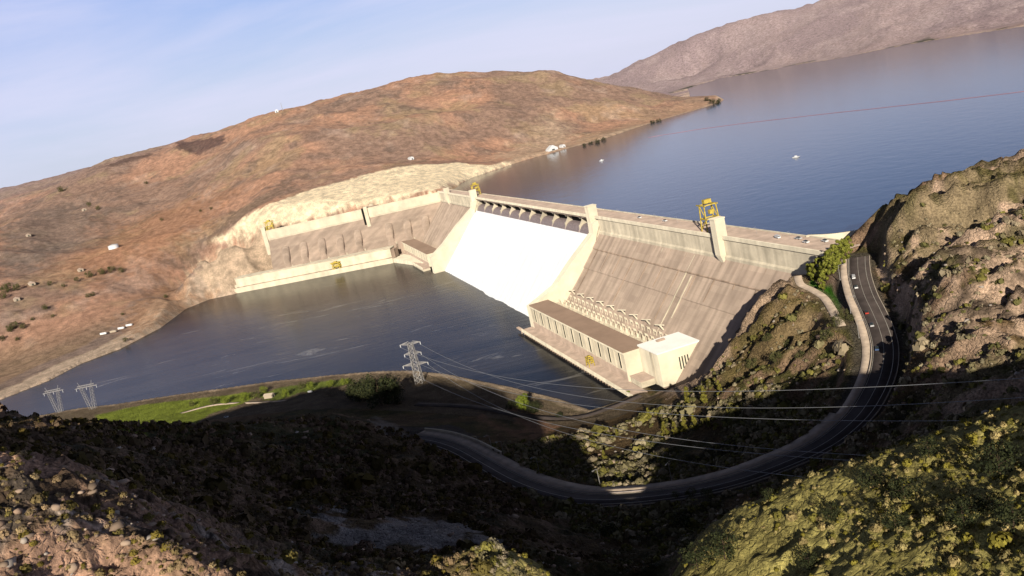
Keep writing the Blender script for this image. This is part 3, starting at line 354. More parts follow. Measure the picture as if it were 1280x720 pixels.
def colour(X, Y, Zz, slope):
    r = np.hypot(X-907, Y+354)
    west = sstep(-60, 120, X-.25*(Y+300)); f1 = fbm(X, Y, 60, 5, 101, .6); f2 = fbm(X, Y, 12, 4, 111, .6); f3 = fbm(X, Y, 300, 5, 121, .6); f4 = fbm(X, Y, 130, 5, 131, .62)
    dRoad, _ = pdist(T.road, X, Y)
    # near bank: dry grass, soil, olive brush, granite
    c = np.zeros(X.shape+(3,)) + np.array([.175,.115,.055])
    c = mixc(c, (.105,.105,.035), sstep(.46, .60, f1)*.8)
    c = mixc(c, (.26,.175,.085), sstep(.52, .68, f2)*.7)
    c = mixc(c, (.36,.235,.155), sstep(.55, 1.05, slope+.9*(f2-.5))*.9)
    c = mixc(c, (.06,.06,.028), sstep(.60, .70, fbm(X, Y, 26, 4, 141, .6))*.75)
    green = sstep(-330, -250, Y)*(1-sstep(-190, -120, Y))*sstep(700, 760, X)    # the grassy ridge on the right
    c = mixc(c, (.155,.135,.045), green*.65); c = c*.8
    # far bank: red-brown hills
    h = np.zeros_like(c) + np.array([.42,.235,.145])
    h = mixc(h, (.30,.19,.13), sstep(.42, .62, f3))
    h = mixc(h, (.34,.25,.13), sstep(.52, .66, f4)*.45)
    h = mixc(h, (.48,.35,.26), sstep(.62, .74, fbm(X, Y, 90, 5, 151, .65))*.35)
    gl = ridged(X*.8-Y*.6, (X*.6+Y*.8)*.35, 160, 5, 155, .55); h = mixc(h, (.20,.13,.095), sstep(.72, .86, gl)*.55)
    h = mixc(h, (.17,.12,.09), sstep(.60, .70, fbm(X, Y, 55, 5, 161, .6))*.6*sstep(20, 60, Zz))
    h = mixc(h, (.31,.225,.205), sstep(2900, 4600, r)*.85)  # distance haze blended into the far hill colour
    h = mixc(h, (.22,.15,.145), sstep(3000, 4500, r)*sstep(.46, .58, fbm(X*.7+Y*.7, (Y*.7-X*.7)*.4, 500, 5, 157, .6))*.75); h = mixc(h, (.42,.31,.27), sstep(3300, 4500, r)*sstep(.60, .68, fbm(X, Y, 240, 5, 159, .65))*.6)  # dark bands paint gully shading onto the far range
    lit = sstep(-345, -300, Y-.12*(X-740))*(X > 700)*(1-sstep(-200, -170, Y))      # grassy crest on the right, grass colour brightened to look sunlit
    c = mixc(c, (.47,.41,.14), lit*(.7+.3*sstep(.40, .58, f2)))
    knob = sstep(690, 705, X)*(1-sstep(-345, -325, Y-.12*(X-740)))                        # pink granite knobs on the left
    c = mixc(c, (.46,.29,.20), knob*(.35+.6*sstep(.40, .56, f1*.5+f2*.5))); c = mixc(c, (.52,.44,.37), knob*sstep(.52, .60, fbm(X, Y, 16, 4, 183, .6))*.8); c = mixc(c, (.06,.045,.03), knob*sstep(.54, .62, fbm(X, Y, 7, 4, 181, .65))*.85)  # darkest mottles paint shadowed cracks into the granite
    ahill = sstep(-185, -150, Y)*sstep(600, 640, X+.3*Y+20); ahill = np.maximum(ahill, sstep(-120, -60, Y-.2*(560-X))*sstep(430, 470, X))*(dRoad > 12)
    c = mixc(c, (.58,.42,.30), ahill*sstep(.42, .56, .5*f2+.5*fbm(X, Y, 30, 4, 171, .6)+.10*(slope-.6))*.85)
    u_ = X*.55+Y*.83; v_ = -X*.83+Y*.55
    c = mixc(c, (.05,.038,.028), ahill*sstep(.60, .72, fbm(u_/3.6, v_, 11, 4, 191, .6))*.85)  # crevice shade painted as dark streaks along the ledges
    c = mixc(c, (.13,.12,.045), ahill*sstep(.56, .66, fbm(X, Y, 40, 4, 193, .6))*.8)
    h = h*np.array([1.16, 1.22, 1.36]); h = mixc(h, (.46,.38,.385), sstep(3200, 5200, r)*.4)  # more haze mixed into the colour of the distant hills
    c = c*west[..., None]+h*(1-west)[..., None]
    low = (1-west)*(1-sstep(10, 40, Zz)); c = mixc(c, (.33,.225,.15), low*.8)
    dR = sdist(DATA['RIVER'], X, Y); dL = sdist(DATA['LAKE'], X, Y); wob = 14*(f2-.5)
    c = mixc(c, (.58,.45,.34), (1-west)*(1-sstep(50, 58, dR+wob))*(X < -400))
    c = mixc(c, (.30,.22,.18), (1-west)*sstep(52, 60, dR+wob)*(1-sstep(95, 108, dR+wob))*(X < -400))
    c = mixc(c, (.40,.31,.22), west*0+(X > -400)*(dR < 900)*(1-sstep(7, 13, dR+wob*.6))*(Zz < 30))
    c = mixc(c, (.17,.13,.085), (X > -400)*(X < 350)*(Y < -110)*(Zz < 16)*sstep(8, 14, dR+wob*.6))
    c = mixc(c, (.62,.47,.38), (dL > 0)*(r > 3000)*(1-sstep(50, 110, dL))*sstep(.50, .56, fbm(X, Y, 260, 4, 163, .6))*.9); c = mixc(c, (.05,.06,.035), (dL > 15)*(r > 3000)*(1-sstep(60, 130, dL))*sstep(.60, .64, fbm(X, Y, 200, 3, 167, .5))*.9)
    c = mixc(c, (.52,.39,.29), (dL > 0)*(1-sstep(14, 26, dL+wob))*(r > 1500)*.9*(1-((X < -2300) & (X > -4300) & (Y < 2262))))
    def zone(name, col, t=1., s=6., w=1.):
        nonlocal c
        P = np.array(DATA['ZONES'][name]); x0, y0 = P.min(0)-80; x1, y1 = P.max(0)+80
        m = (X > x0) & (X < x1) & (Y > y0) & (Y < y1)
        if not m.any(): return
        d = sdist(P, X[m], Y[m])+w*40*(f2[m]-.5)
        cc = c[m]; c[m] = mixc(cc, col, (1-sstep(-s, s, d))*t)
    zone('mauve', (.24,.185,.155), .8, 60, 4); zone('redhill', (.46,.24,.135), .6, 80, 5); zone('darkslope', (.22,.155,.12), .8, 15, 2)
    zone('darkhill', (.13,.085,.08), .85, 8, 1); zone('darkhill2', (.15,.10,.085), .85, 8, 1)
    zone('rocky1', (.52,.39,.28), .6, 25, 4); zone('shorestrip', (.42,.29,.20), .5, 20, 2)
    zone('excav', (.90,.76,.54), .97, 4, .8); zone('rubble', (.60,.46,.33), .9, 10, 2); zone('soil', (.42,.24,.14), .7, 30, 3)
    zone('lawn', (.20,.24,.035), 1, 2, .15); zone('lawn3', (.14,.18,.03), .9, 2, .3); zone('lawn2', (.06,.20,.015), 1, 1, .05)
    zone('olive', (.15,.13,.05), .6, 5, 1.2); zone('green3', (.20,.155,.06), .6, 8, .8); zone('abut', (.50,.36,.25), .9, 5, .9)
    zone('greyrock', (.42,.37,.33), .95, 3, 1.0); zone('greyrock2', (.33,.28,.23), .9, 3, .4); zone('redrock', (.40,.22,.14), .7, 5, .8); zone('gravel', (.10,.09,.085), .9, 2, .2)
    d, _ = pdist(T.road, X, Y); c = mixc(c, (.10,.085,.07), (1-sstep(10, 14, d+wob*.3))*.8)
    d, _ = pdist(T.path, X, Y); c = mixc(c, (.20,.16,.10), (1-sstep(3, 6, d))*.6)
    return c
terr = terrain()
def gz(x, y): return float(T(np.array([[float(x)]]), np.array([[float(y)]]))[0, 0])
# ------------------------------------------------------------------ water
def sheet(name, pts, z, m):
    from mathutils.geometry import tessellate_polygon
    v = [Vector((p[0], p[1], z)) for p in pts]; me = bpy.data.meshes.new(name); me.from_pydata(v, [], [tuple(t) for t in tessellate_polygon([v])]); me.update()
    me.materials.append(m); o = bpy.data.objects.new(name, me); COL.objects.link(o)
    if me.polygons[0].normal.z < 0: me.flip_normals()
    return tag(o, kind='structure')
sheet('lake', [(398,2),(-500,2),(-790,2),(-900,60),(-3000,200),(-15000,2000),(-15000,9000),(-200,9000),(1200,2500),(430,600),(398,100)], RES, M['lake'])
sheet('river', [(-1500,-4000),(-1500,-380),(-905,-425),(-745,-120),(-640,-70),(300,-70),(330,-160),(200,-400),(0,-900),(0,-4000)], RIV, M['river'])
# ------------------------------------------------------------------ the dam
def fz(y): return 90+(y+10)/.88          # height of the sloping face at y
def fy(z): return -10+(z-90)*.88
XA, XS0, XS1, XL = 402., 6., -500., -790.
dam = thing('dam', 'long pale concrete dam holding back the lake, its crest road running across', 'dam')
b = MB(); b.prism([(6,107),(6,-4),(-95,-4),(fy(4)-3,4),(fy(58),58),(fy(58)-1.2,58.2),(-10-1.2+(76-90)*.88,76),(-10+(76-90)*.88-2.4,76.1),(-12.4,90),(-9,90.1),(-9,107)], XS0+12, XA); b.build('downstream_face', M['face'], dam)
b = MB(); b.prism([(6,107),(6,-4),(-95,-4),(-10,90),(-9,90.1),(-9,107)], XL, XS1-12); b.build('downstream_face', M['face'], dam)
# pale vertical wall under the crest, standing proud of the weathered slope
for x0, x1 in ((XS0+13, XA), (XL+2, XS1-13)):
    b = MB(); b.prism([(-9.1,107),(-9.1,90.2),(-13.4,88.6),(-13.4,91.2),(-12,92.5),(-12,107)], x0, x1)
    b.build('upper_wall', M['conc'], dam)
b = MB(); b.prism([(6,84),(6,-4),(-95,-4),(-85,2),(-9,82)], XS1-12, XS0+12); b.build('spillway_face', M['facedark'], dam)
b = MB(); b.hexa([(XL,-11.5,107.02),(XA+14,-11.5,107.02),(XA+14,13,107.02),(XL,6,107.02)], [(XL,-11.5,107.5),(XA+14,-11.5,107.5),(XA+14,13,107.5),(XL,6,107.5)])
b.build('roadway', M['deck'], dam)
b = MB(); b.box(XL, -13, 105.6, XA+8, -11.6, 108.7); b.build('parapet', M['concbright'], dam)
b = MB(); b.hexa([(XL,6.1,99),(XA+10,13.1,99),(XA+10,14,99),(XL,7,99)], [(XL,6.1,108.4),(XA+10,13.1,108.4),(XA+10,14,108.4),(XL,7,108.4)]); b.build('parapet', M['conc'], dam)
# lift joints and stains: ledge line of the slope
b = MB()
for x0, x1 in ((XS0+20, 345),): b.box(x0, -25.2, 75.3, x1, -21, 76.3)
b.build('ledge', M['facedark'], dam)
# vertical construction joints and drain slots, proud ribs
for k, x in enumerate(np.arange(XS0+28, 375, 30.6)):
    b = MB()
    zt = 88; zb = 60 if k % 3 else 40
    if x > 300: zb = 72
    b.bar((x, fy(zt)-2.0, zt), (x, fy(zb)-1.5, zb), .7, .8)
    b.build('joint_rib', M['facedark'], dam)
for x, z0, z1 in ((172, 88, 78), (232, 88, 30), (243, 74, 44)):
    b = MB(); b.bar((x, fy(z0)-2.3, z0), (x, fy(z1)-.9, z1), .55, 1.0); b.build('drain_rib', M['conc'], dam)
# crest towers
def tower(x0, x1, ztop, ybot, zb):
    b = MB(); b.hexa([(x0,-9,zb),(x1,-9,zb),(x1,ybot+4,zb),(x0,ybot+5,zb)], [(x0,-9,zb+12),(x1,-9,zb+12),(x1,ybot,zb+12),(x0,ybot,zb+12)])
    b.box(x0, ybot, zb+12.01, x1, -8, ztop); b.box(x0-.4, ybot-.4, ztop, x1+.4, -7.6, ztop+1)
    return b.build('tower', M['concbright'], dam)
tower(273, 281, 122, -17, 81); tower(2, 12, 119, -18, 80); tower(XS1-12, XS1-3, 119, -18, 78); tower(-712, -704, 116, -17, 84)
# spillway: training walls, gates, piers, bridge
for x0, x1, pr, nm in ((XS0, XS0+13, 9, 1), (XS1-13, XS1, 11, 2)):
    b = MB(); prof = [(-9,104),(-19,100)]
    for z in (86, 70, 50, 30, 16): prof.append((fy(z)-pr*.66, z+pr*.75))
    prof += [(-96, 15), (-106, 14), (-106, -3), (-60, -3)]
    prof = [(-9,104),(-19,101.5),(fy(86)-5-nm*1.5,90+nm),(fy(60)-9-nm*4,66+nm*2),(fy(35)-10-nm*6,44+nm*2),(-102,34),(-107,32),(-107,-3),(-60,-3)]; b.prism(prof, x0, x1); b.build('training_wall', M['concbright'], dam)
b = MB(); b.box(XS1-3, -11.4, 103.6, XS0+3, 5.9, 106.95); b.build('bridge_deck', M['deck'], dam)
NB = 11; bw = (XS0-XS1)/NB
for k in range(NB+1):
    x = XS1+k*bw
    b = MB(); b.box(x-1.2, -13, 80, x+1.2, 5, 94); b.prism([(-12,94.01),(5,94.01),(5,103.55),(-8.5,103.55),(-8.5,99)], x-1.2, x+1.2)
    b.build('pier', M['conc'], dam)
for k in range(NB):
    x0 = XS1+k*bw+1.85; x1 = x0+bw-3.7
    b = MB(); prof = [(-3,95.2),(-8,94.4),(-11,92.4),(-13.4,89),(-15.5,84.0),(-12,82),(0,84),(0,95)]
    b.prism(prof, x0, x1)
    b.build('drum_gate', M['gate'], dam)
    b = MB()     # arched underside of the bridge
    n = 10; vs = []
    for i in range(n+1):
        t = i/n; x = x0+(x1-x0)*t; z = 103.55-2.6*(abs(2*t-1)**2.4); vs += [(x,-9.5,103.58),(x,-9.5,z-.05),(x,-8,103.58),(x,-8,z-.05)]
    fs = []
    for i in range(n):
        a = i*4; fs += [(a,a+1,a+5,a+4),(a+1,a+3,a+7,a+5),(a+2,a+6,a+7,a+3)]
    b.add(vs, fs); b.build('arch', M['conc'], dam)
    b = MB(); b.box(x0, -3.5, 90, x1, -2.5, 103.5); b.build('gate_shade_panel', M['dark'], dam)  # near-black panel painted as the shade inside the gate opening
# falling water
xs = np.linspace(XS1, XS0, 220); q = np.linspace(0, 1, 90); U, Q = np.meshgrid(xs, q)
zw = 86.5-(86.5-RIV)*Q; yw = fy(zw)-2.2-1.8*sstep(0, .12, Q)
rib = fbm(U, Q*12, 6, 4, 201)-.5; edge = np.abs(((U-XS1)/bw) % 1-.5)*2
yw = yw-1.3*rib*(.3+Q); zw = zw+.6*rib
V = np.stack([U, yw, zw], -1).reshape(-1, 3); na = 220
i = np.arange(89)[:, None]*na; j = np.arange(na-1)[None]; F = np.stack([i+j, i+na+j, i+na+j+1, i+j+1], -1).reshape(-1, 4)
tag(nmesh('spillway_water', V, F, M['foam']), kind='structure')
# boiling foam at the toe
q = np.linspace(0, 1, 70); U, Q = np.meshgrid(np.linspace(XS1-4, XS0+4, 260), q)
reach = 4+17*np.clip(fbm(U, U*0, 95, 4, 211, .5)-.15, 0, 1)
Y_ = -81-Q*reach; hh = fbm(U, Y_, 7, 5, 221, .62)
Z_ = RIV+(.2+8*hh*(1-sstep(.05, 1, Q)))*(1-Q**3)-.5*sstep(.9, 1, Q)
V = np.stack([U, Y_, Z_], -1).reshape(-1, 3); na = 260
i = np.arange(69)[:, None]*na; j = np.arange(na-1)[None]; F = np.stack([i+j, i+na+j, i+na+j+1, i+j+1], -1).reshape(-1, 4)
tag(nmesh('spray_foam', V, F, M['foam']), kind='structure')
# ------------------------------------------------------------------ forebay dam and third powerhouse (far left)
FA = Vector((-890, -340, 0)); FB = Vector((-790, -5, 0)); fd = (FB-FA).normalized(); fn = Vector((fd.y, -fd.x, 0))   # fn points to the river side
fL = (FB-FA).length; far_ang = math.atan2(fd.y, fd.x)
fore = thing('forebay_dam', 'pale straight side dam with steel pipes behind the long low powerhouse on the far bank', 'dam', tuple(FA), far_ang)
# local axes: x along the dam, y away from the river (negative = river side)
b = MB(); b.prism([(12,103),(12,6),(-34,6),(-34,30),(-8,84),(-5,90),(-5,103)], 0, fL+6); b.build('downstream_face', M['face'], fore)
b = MB(); b.prism([(12.1,103.1),(12.1,105.4),(-9,105.4),(-9,90.2),(-6,86.4),(-5.1,88)], -2, fL+6); b.build('upper_wall', M['concbright'], fore)
b = MB(); b.box(-8, -11, 60, -.1, 14, 112); b.box(-9,-12,112,.5,15,114); b.build('tower', M['concbright'], fore)
b = MB(); b.box(fL*.56, -14, 30, fL*.56+7, -5.2, 110); b.build('tower', M['concbright'], fore)
b = MB(); b.box(fL*.56-4.5, -12, 24, fL*.56-.1, -5.2, 108); b.build('painted_shadow_strip', M['dark'], fore)  # near-black strip painted as shadow beside the tower
b = MB(); b.box(-4, -9.6, 105.4, fL, -8.8, 107); b.build('parapet', M['concbright'], fore)
for k in range(8):
    x = 30+k*36 + (26 if k > 4 else 0)
    b = MB(); b.tube([(x,-14,66),(x,-21,58),(x,-27,46),(x,-32,30),(x,-33,10)], [8,8,8,8,8], 14)
    b.build('penstock', M['face'], fore, smooth=True)
    b = MB(); b.box(x+8.5, -34, 8, x+11, -16, 34); b.build('buttress', M['conc'], fore)
PA = Vector((-884, -424, 0)); PB = Vector((-739, -137, 0)); pd_ = (PB-PA).normalized(); pL = (PB-PA).length; pang = math.atan2(pd_.y, pd_.x)
ph3 = thing('powerhouse', 'very long low pale powerhouse before the far side dam', 'powerhouse', tuple(PA), pang)
b = MB(); b.box(0, 2, -3, pL, 28, 30); b.build('wall', M['concbright'], ph3)
b = MB(); b.box(-1, 1, 30, pL+1, 29, 31.5); b.build('roof', M['conc'], ph3)
b = MB(); b.box(-2, -8, -3, pL+4, 1.9, 12); b.box(-2,-8,12,pL+4,-7.3,13.2); b.build('deck', M['concbright'], ph3)
b = MB(); b.box(-.3, 1.2, 12.6, pL+.2, 1.95, 13.8); b.build('cornice', M['facedark'], ph3)
b = MB(); b.box(pL+.1, 3, 12, pL+7, 26, 28); b.build('end_bay', M['facedark'], ph3)
b = MB(); b.box(-6, 4, 4, -.1, 24, 18); b.build('stair_block', M['conc'], ph3)
def local(o, x, y, z): return o.matrix_basis @ Vector((x, y, z)) if False else Matrix.Translation(o.location) @ Matrix.Rotation(o.rotation_euler.z, 4, 'Z') @ Vector((x, y, z))
# yard beyond the third powerhouse
b = MB(); yd = thing('quay', 'low pale quay with dark service yard between the two far powerhouses', 'quay')
b.add([(-739,-137,3),(-600,-106,3),(-600,-85,3),(-760,-110,3),(-739,-137,11),(-600,-106,11),(-600,-85,11),(-760,-110,11)], [(0,1,5,4),(1,2,6,5),(2,3,7,6),(3,0,4,7),(4,5,6,7)]); b.build('quay_wall', M['concbright'], yd)
b = MB(); b.box(-745,-100,8,-640,-60,18); b.build('yard_block', M['conc'], yd)
# ------------------------------------------------------------------ powerhouses left and right of the spillway
def powerhouse(label, X0, X1, Yb, Yf, zr, zd, nb, far=False):
    p = thing('powerhouse', label, 'powerhouse', (X0, Yf, zd)); W = X1-X0; ext = 1 if far else 34; Dp = Yb-Yf; H = zr-zd
    b = MB(); b.box(0, .4, 0, W, Dp, H); b.build('wall', M['concbright'] if far else M['conc'], p)
    b = MB(); b.box(-1, -.8, H, W+1, Dp+1, H+1.2); b.build('roof', M['roof'], p)
    b = MB(); b.box(-.3, -.9, H-1.6, W+.3, .3, H-.05); b.build('cornice', M['concbright'], p)
    b = MB(); b.box(W+.02, -.4, -1, W+1.0, Dp-.3, H-.3); b.build('end_wall', M['concbright'], p)
    b = MB(); b.box(-.4, -.35, 0, W-.1, .38, H*.28); b.build('plinth', M['deck'], p)
    bw_ = W/nb
    for k in range(nb):
        xc = (k+.5)*bw_
        w = MB(); w.box(xc-1.9, .1, H*.36, xc+1.9, .36, H*.90); w = w.build('window', M['glass'], p)
        q = MB()
        for s in (-1, 1): q.box(xc+s*2.1-.2, -.05, H*.36, xc+s*2.1+.2, .34, H*.90)
        q.build('frame', M['concbright'], w)
        q = MB(); q.box(xc-bw_*.5-.8, -.1, H*.28, xc-bw_*.5+.8, .37, H-1.7); q.build('pilaster', M['conc'], p)
    b = MB(); b.box(-9, -12, -2.2, W+ext, .38, -.02); b.build('deck', M['deck'], p)
    b = MB(); b.box(-9, -12.9, -2.4, W+ext, -12.02, .9); b.build('deck_edge', M['concbright'], p)
    b = MB()
    for k in range(int(W/6)): b.box(-6+k*6, -11.5, -9, -4.6+k*6, -.5, -2.25)
    b.build('draft_tube_piers', M['facedark'], p)
    b = MB(); b.box(-9, -1, -9, W+ext-4, .3, -2.3); b.build('draft_tube_shade_panel', M['dark'], p)  # near-black panel painted as the shade below the deck
    if far: b = MB(); b.box(-8.9, -11.9, -9, W+ext-.1, .2, -2.42); b.build('deck_base', M['conc'], p)
    return p
ph1 = powerhouse('large pale powerhouse with tall windows and brown roof at the near dam foot', 20, 262, -87, -107, 34, 9.4, 11)
b = MB(); b.box(-27, -13, -2, -9.1, -10, -.5); b.bar((-12,-12,-2),(-12,-12,-9), 1.2); b.build('jetty', M['deck'], ph1)
ph2 = powerhouse('boxy brown roofed powerhouse just beyond the white spillway', -786, -548, -82, -104, 31, 10, 11, True)
# service building
sb = thing('service_building', 'cube shaped cream building with a white flat roof beside the near powerhouse', 'building', (264.5, -94, 9.4))
b = MB(); b.box(0, 0, 0, 34, 36, 27); b.build('wall', M['concbright'], sb)
b = MB(); b.box(-.8, -.8, 27, 34.8, 37, 28.2); b.build('roof', M['whiteroof'], sb)
b = MB(); b.box(6, 13, 28.2, 9, 20, 29.6); b.build('roof_vent', M['deck'], sb)
for k in range(4):
    b = MB(); b.box(34.02, 17+k*2.4, 10, 34.4, 17.9+k*2.4, 20); b.build('window', M['glass'], sb)
b = MB(); b.box(20,-.5,0,24,-.02,26.5); b.build('pilaster', M['conc'], sb)
an = thing('annex', 'low flat roofed annex in front of the white roofed building', 'building', (266,-106.5,9.4))
b = MB(); b.box(0,0,0,20,11.5,5); b.build('wall', M['conc'], an); b = MB(); b.box(-.4,-.4,5,20.4,11.9,5.7); b.build('roof', M['deck'], an)
# transformer deck between powerhouse and dam
td = thing('transformer_deck', 'narrow concrete shelf behind the near powerhouse roof', 'deck')
b = MB(); b.box(20, -86.0, 20, 262, -62, 27); b.build('slab', M['facedark'], td)
n = 0
for k in range(20):
    x = 30+k*11.6
    if k == 0:
        tr = thing('transformer', None, 'transformer', (x, -78, 27), group='transformers behind the near powerhouse')
        b = MB(); b.box(-2.6,-2,0,2.6,2,4.5); b.box(-3.4,-1.4,.5,-2.62,1.4,4); b.box(2.62,-1.4,.5,3.4,1.4,4); b.build('tank', M['conc'], tr)
        for dx in (-1.6, 0, 1.6):
            b = MB(); b.tube([(dx,0,4.5),(dx,.4,6),(dx,.8,8.2)], [.45,.5,.22], 6); b.build('bushing', M['concbright'], tr)
        t0 = tr
    else:
        tr = copy_tree(t0); tr.location = (x, -78, 27)
    tr['label'] = 'pale transformer with three bushings in the row between powerhouse roof and dam face'
for row in range(2):
    for k in range(20):
        x = 27+k*11.8+row*5
        if row == 0 and k == 0:
            p0 = thing('insulator_rack', None, 'insulator rack', (x, -70, 27), group='insulator racks on the shelf below the dam face')
            b = MB(); b.bar((-2.5,0,0),(-2.5,0,4),.4); b.bar((2.5,0,0),(2.5,0,4),.4); b.bar((-3.2,0,4),(3.2,0,4),.5); b.build('frame', M['concbright'], p0)
            b = MB(); 
            for dx in (-2.2,0,2.2): b.tube([(dx,0,4.2),(dx,-.3,6)], .35, 6)
            b.build('insulator', M['concbright'], p0); c = p0
        else:
            c = copy_tree(p0); c.location = (x, -70+row*6, 27+row*3)
        c['label'] = 'pale insulator rack standing on the shelf at the foot of the weathered dam face'
for k in range(9):
    x = 34+k*26
    if k == 0:
        s0 = thing('takeoff_strut', None, 'strut', (x, -60, 36), group='line take-off struts on the lower dam face')
        b = MB(); b.bar((0,0,0),(1,-3,5),1.0); b.build('bracket', M['concbright'], s0)
        b = MB(); b.bar((-6,-4,4.5),(7,-2,6),.8); b.build('crossbeam', M['concbright'], s0); c = s0
    else: c = copy_tree(s0); c.location = (x, -60, 36)
    c['label'] = 'white slanting take-off strut on the lower dam face above the transformers'
# ------------------------------------------------------------------ cranes
def gantry(label, loc, rz, w, d, h, arm=3):
    g = thing('gantry_crane', label, 'crane', loc, rz)
    for sx in (-1, 1):
        for sy in (-1, 1):
            b = MB(); b.bar((sx*w/2, sy*d/2, 0), (sx*w*.42, sy*d*.42, h), w*.09); b.build('leg', M['yellow'], g)
    for z in (.48, 1.0):
        b = MB(); s = .47 if z < 1 else .44
        for sy in (-1, 1): b.bar((-w*s-(0 if z < 1 else arm), sy*d*s, h*z), (w*s+arm*.6, sy*d*s, h*z), w*.10)
        for sx in (-1, 1): b.bar((sx*w*s, -d*s, h*z), (sx*w*s, d*s, h*z), w*.10)
        b.build('beam', M['yellow'], g)
    b = MB()
    for sy in (-1, 1): b.bar((-w*.45, sy*d*.45, h*.1), (w*.40, sy*d*.43, h*.46), w*.06); b.bar((w*.40, sy*d*.43, h*.5), (-w*.40, sy*d*.42, h*.96), w*.06)
    b.build('brace', M['yellow'], g)
    b = MB(); b.box(-w*.25, -d*.25, h*1.05, w*.2, d*.25, h*1.2); b.build('hoist_house', M['yellow'], g)
    b = MB(); b.box(w*.3, -d*.15, h*.66, w*.62, d*.15, h*.82); b.build('cab', M['yellow'], g)
    return g
gantry('tall yellow gantry crane on the crest road beside the near tower', (244, -1, 107.5), 0, 9.5, 13, 22, 4)
gantry('small yellow gantry crane on the crest by the far end of the spillway', (-528, -2, 107.5), 0, 10, 12, 18, 4)
q = local(fore, 8, -1, 105.4); gantry('yellow gantry crane at the left end of the far side dam', tuple(q), far_ang, 13, 11, 17, 3)
q = local(ph3, pL*.66, -3, 12); gantry('orange yellow crane on the deck of the long far powerhouse', tuple(q), pang, 14, 7, 13, 4)
gantry('little yellow crane on the riverside deck of the near powerhouse', (196, -114, 9.5), 0, 7, 5, 8, 1)
q = local(fore, fL*.6, 2, 105.4)
k_ = thing('gate_hoist', 'dark low hoist frame on the crest of the far side dam', 'hoist', tuple(q), far_ang)
b = MB(); b.box(-14,-3,0,14,3,3); b.build('frame', M['facedark'], k_); b = MB(); b.box(-4,-2,3,4,2,6); b.build('house', M['conc'], k_)
# crest lamp posts and parked vehicles are with the road things
# ------------------------------------------------------------------ roads
def ribbon(name, line, o0, o1, dz, m, thick=0, parent=None):
    P = np.asarray(line, float); d = np.gradient(P[:, :2], axis=0); d /= np.hypot(d[:, 0], d[:, 1])[:, None]; nrm = np.stack([d[:, 1], -d[:, 0]], 1)
    A = np.column_stack([P[:, :2]+nrm*o0, P[:, 2]+dz]); B = np.column_stack([P[:, :2]+nrm*o1, P[:, 2]+dz]); n = len(P)
    if thick:
        V = np.concatenate([A, B, A-[0,0,thick], B-[0,0,thick]]); i = np.arange(n-1)
        F = np.concatenate([np.stack([i, i+1, n+i+1, n+i], 1), np.stack([2*n+i, 2*n+i+1, i+1, i], 1), np.stack([n+i, n+i+1, 3*n+i+1, 3*n+i], 1)])
    else:
        V = np.concatenate([A, B]); i = np.arange(n-1); F = np.stack([i, i+1, n+i+1, n+i], 1)
    o = nmesh(name, V, F, m, smooth=False)
    if parent: o.parent = parent
    import bmesh
    bm = bmesh.new(); bm.from_mesh(o.data); bmesh.ops.recalc_face_normals(bm, faces=bm.faces)
    if not thick:
        for f in bm.faces:
            if f.normal.z < 0: f.normal_flip()
    bm.to_mesh(o.data); bm.free()
    return o
road = smooth_line(DATA['ROAD'], 14)
# from the dam going down: river (inner) side is +normal or -normal; decide by the curve centre
mid = road[len(road)//2]; d = road[len(road)//2+1]-mid; side = 1 if (d[1]*(430-mid[0])-d[0]*(-170-mid[1])) > 0 else -1   # +1: inner side is +offset
I = side
tag(ribbon('highway', road, -8.6*I, 3.4*I, 0, M['asphalt'], .6), kind='structure')
for o0, o1 in ((-6.4,-6.15), (-2.1,-1.9), (2.75,2.95)): tag(ribbon('road_marking', road, o0*I, o1*I, .03, M['line']), kind='structure')
tag(ribbon('kerb', road, -8.62*I, -9.0*I, .14, M['kerb'], .6), kind='structure')
sp = len(road)*45//100
tag(ribbon('side_path', road[:sp+1], 4.0*I, 8.0*I, .12, M['paleroad'], .8), kind='structure')
tag(ribbon('side_path', road[sp:], 4.0*I, 11.2*I, .12, M['paleroad'], .8), kind='structure')
tag(ribbon('kerb', road, 3.42*I, 3.98*I, .16, M['kerb'], .6), kind='structure')
tag(ribbon('footpath', smooth_line(DATA['PATH'], 12), -2.4, 2.4, .1, M['paleroad'], .6), kind='structure')
tag(ribbon('park_lane', smooth_line(DATA['LANE'], 12), -2.6, 2.6, .15, M['paleroad'], .8), kind='structure')
tag(ribbon('river_road', smooth_line(DATA['LOWROAD'][2:], 12), -3.5, 3.5, .1, M['asphalt'], .8), kind='structure')
for key, off, nm, lab in (('g1', 3.7, 'guard_rail', 'long steel guard rail on posts along the inner edge of the curving highway'),):
    g = thing(nm, lab, 'guard rail')
    ribbon('rail', road+np.array([0,0,.75]), (off-.06)*I, (off+.06)*I, .16, M['rail'], .4, g)
    P = road; dd = np.gradient(P[:, :2], axis=0); dd /= np.hypot(dd[:, 0], dd[:, 1])[:, None]
    for k in range(0, len(P), 3):
        x = P[k, 0]+dd[k, 1]*off*I; y = P[k, 1]-dd[k, 0]*off*I; b = MB(); b.box(x-.1, y-.1, P[k, 2]+.1, x+.1, y+.1, P[k, 2]+.8)
        b.build('post', M['rail'], g)
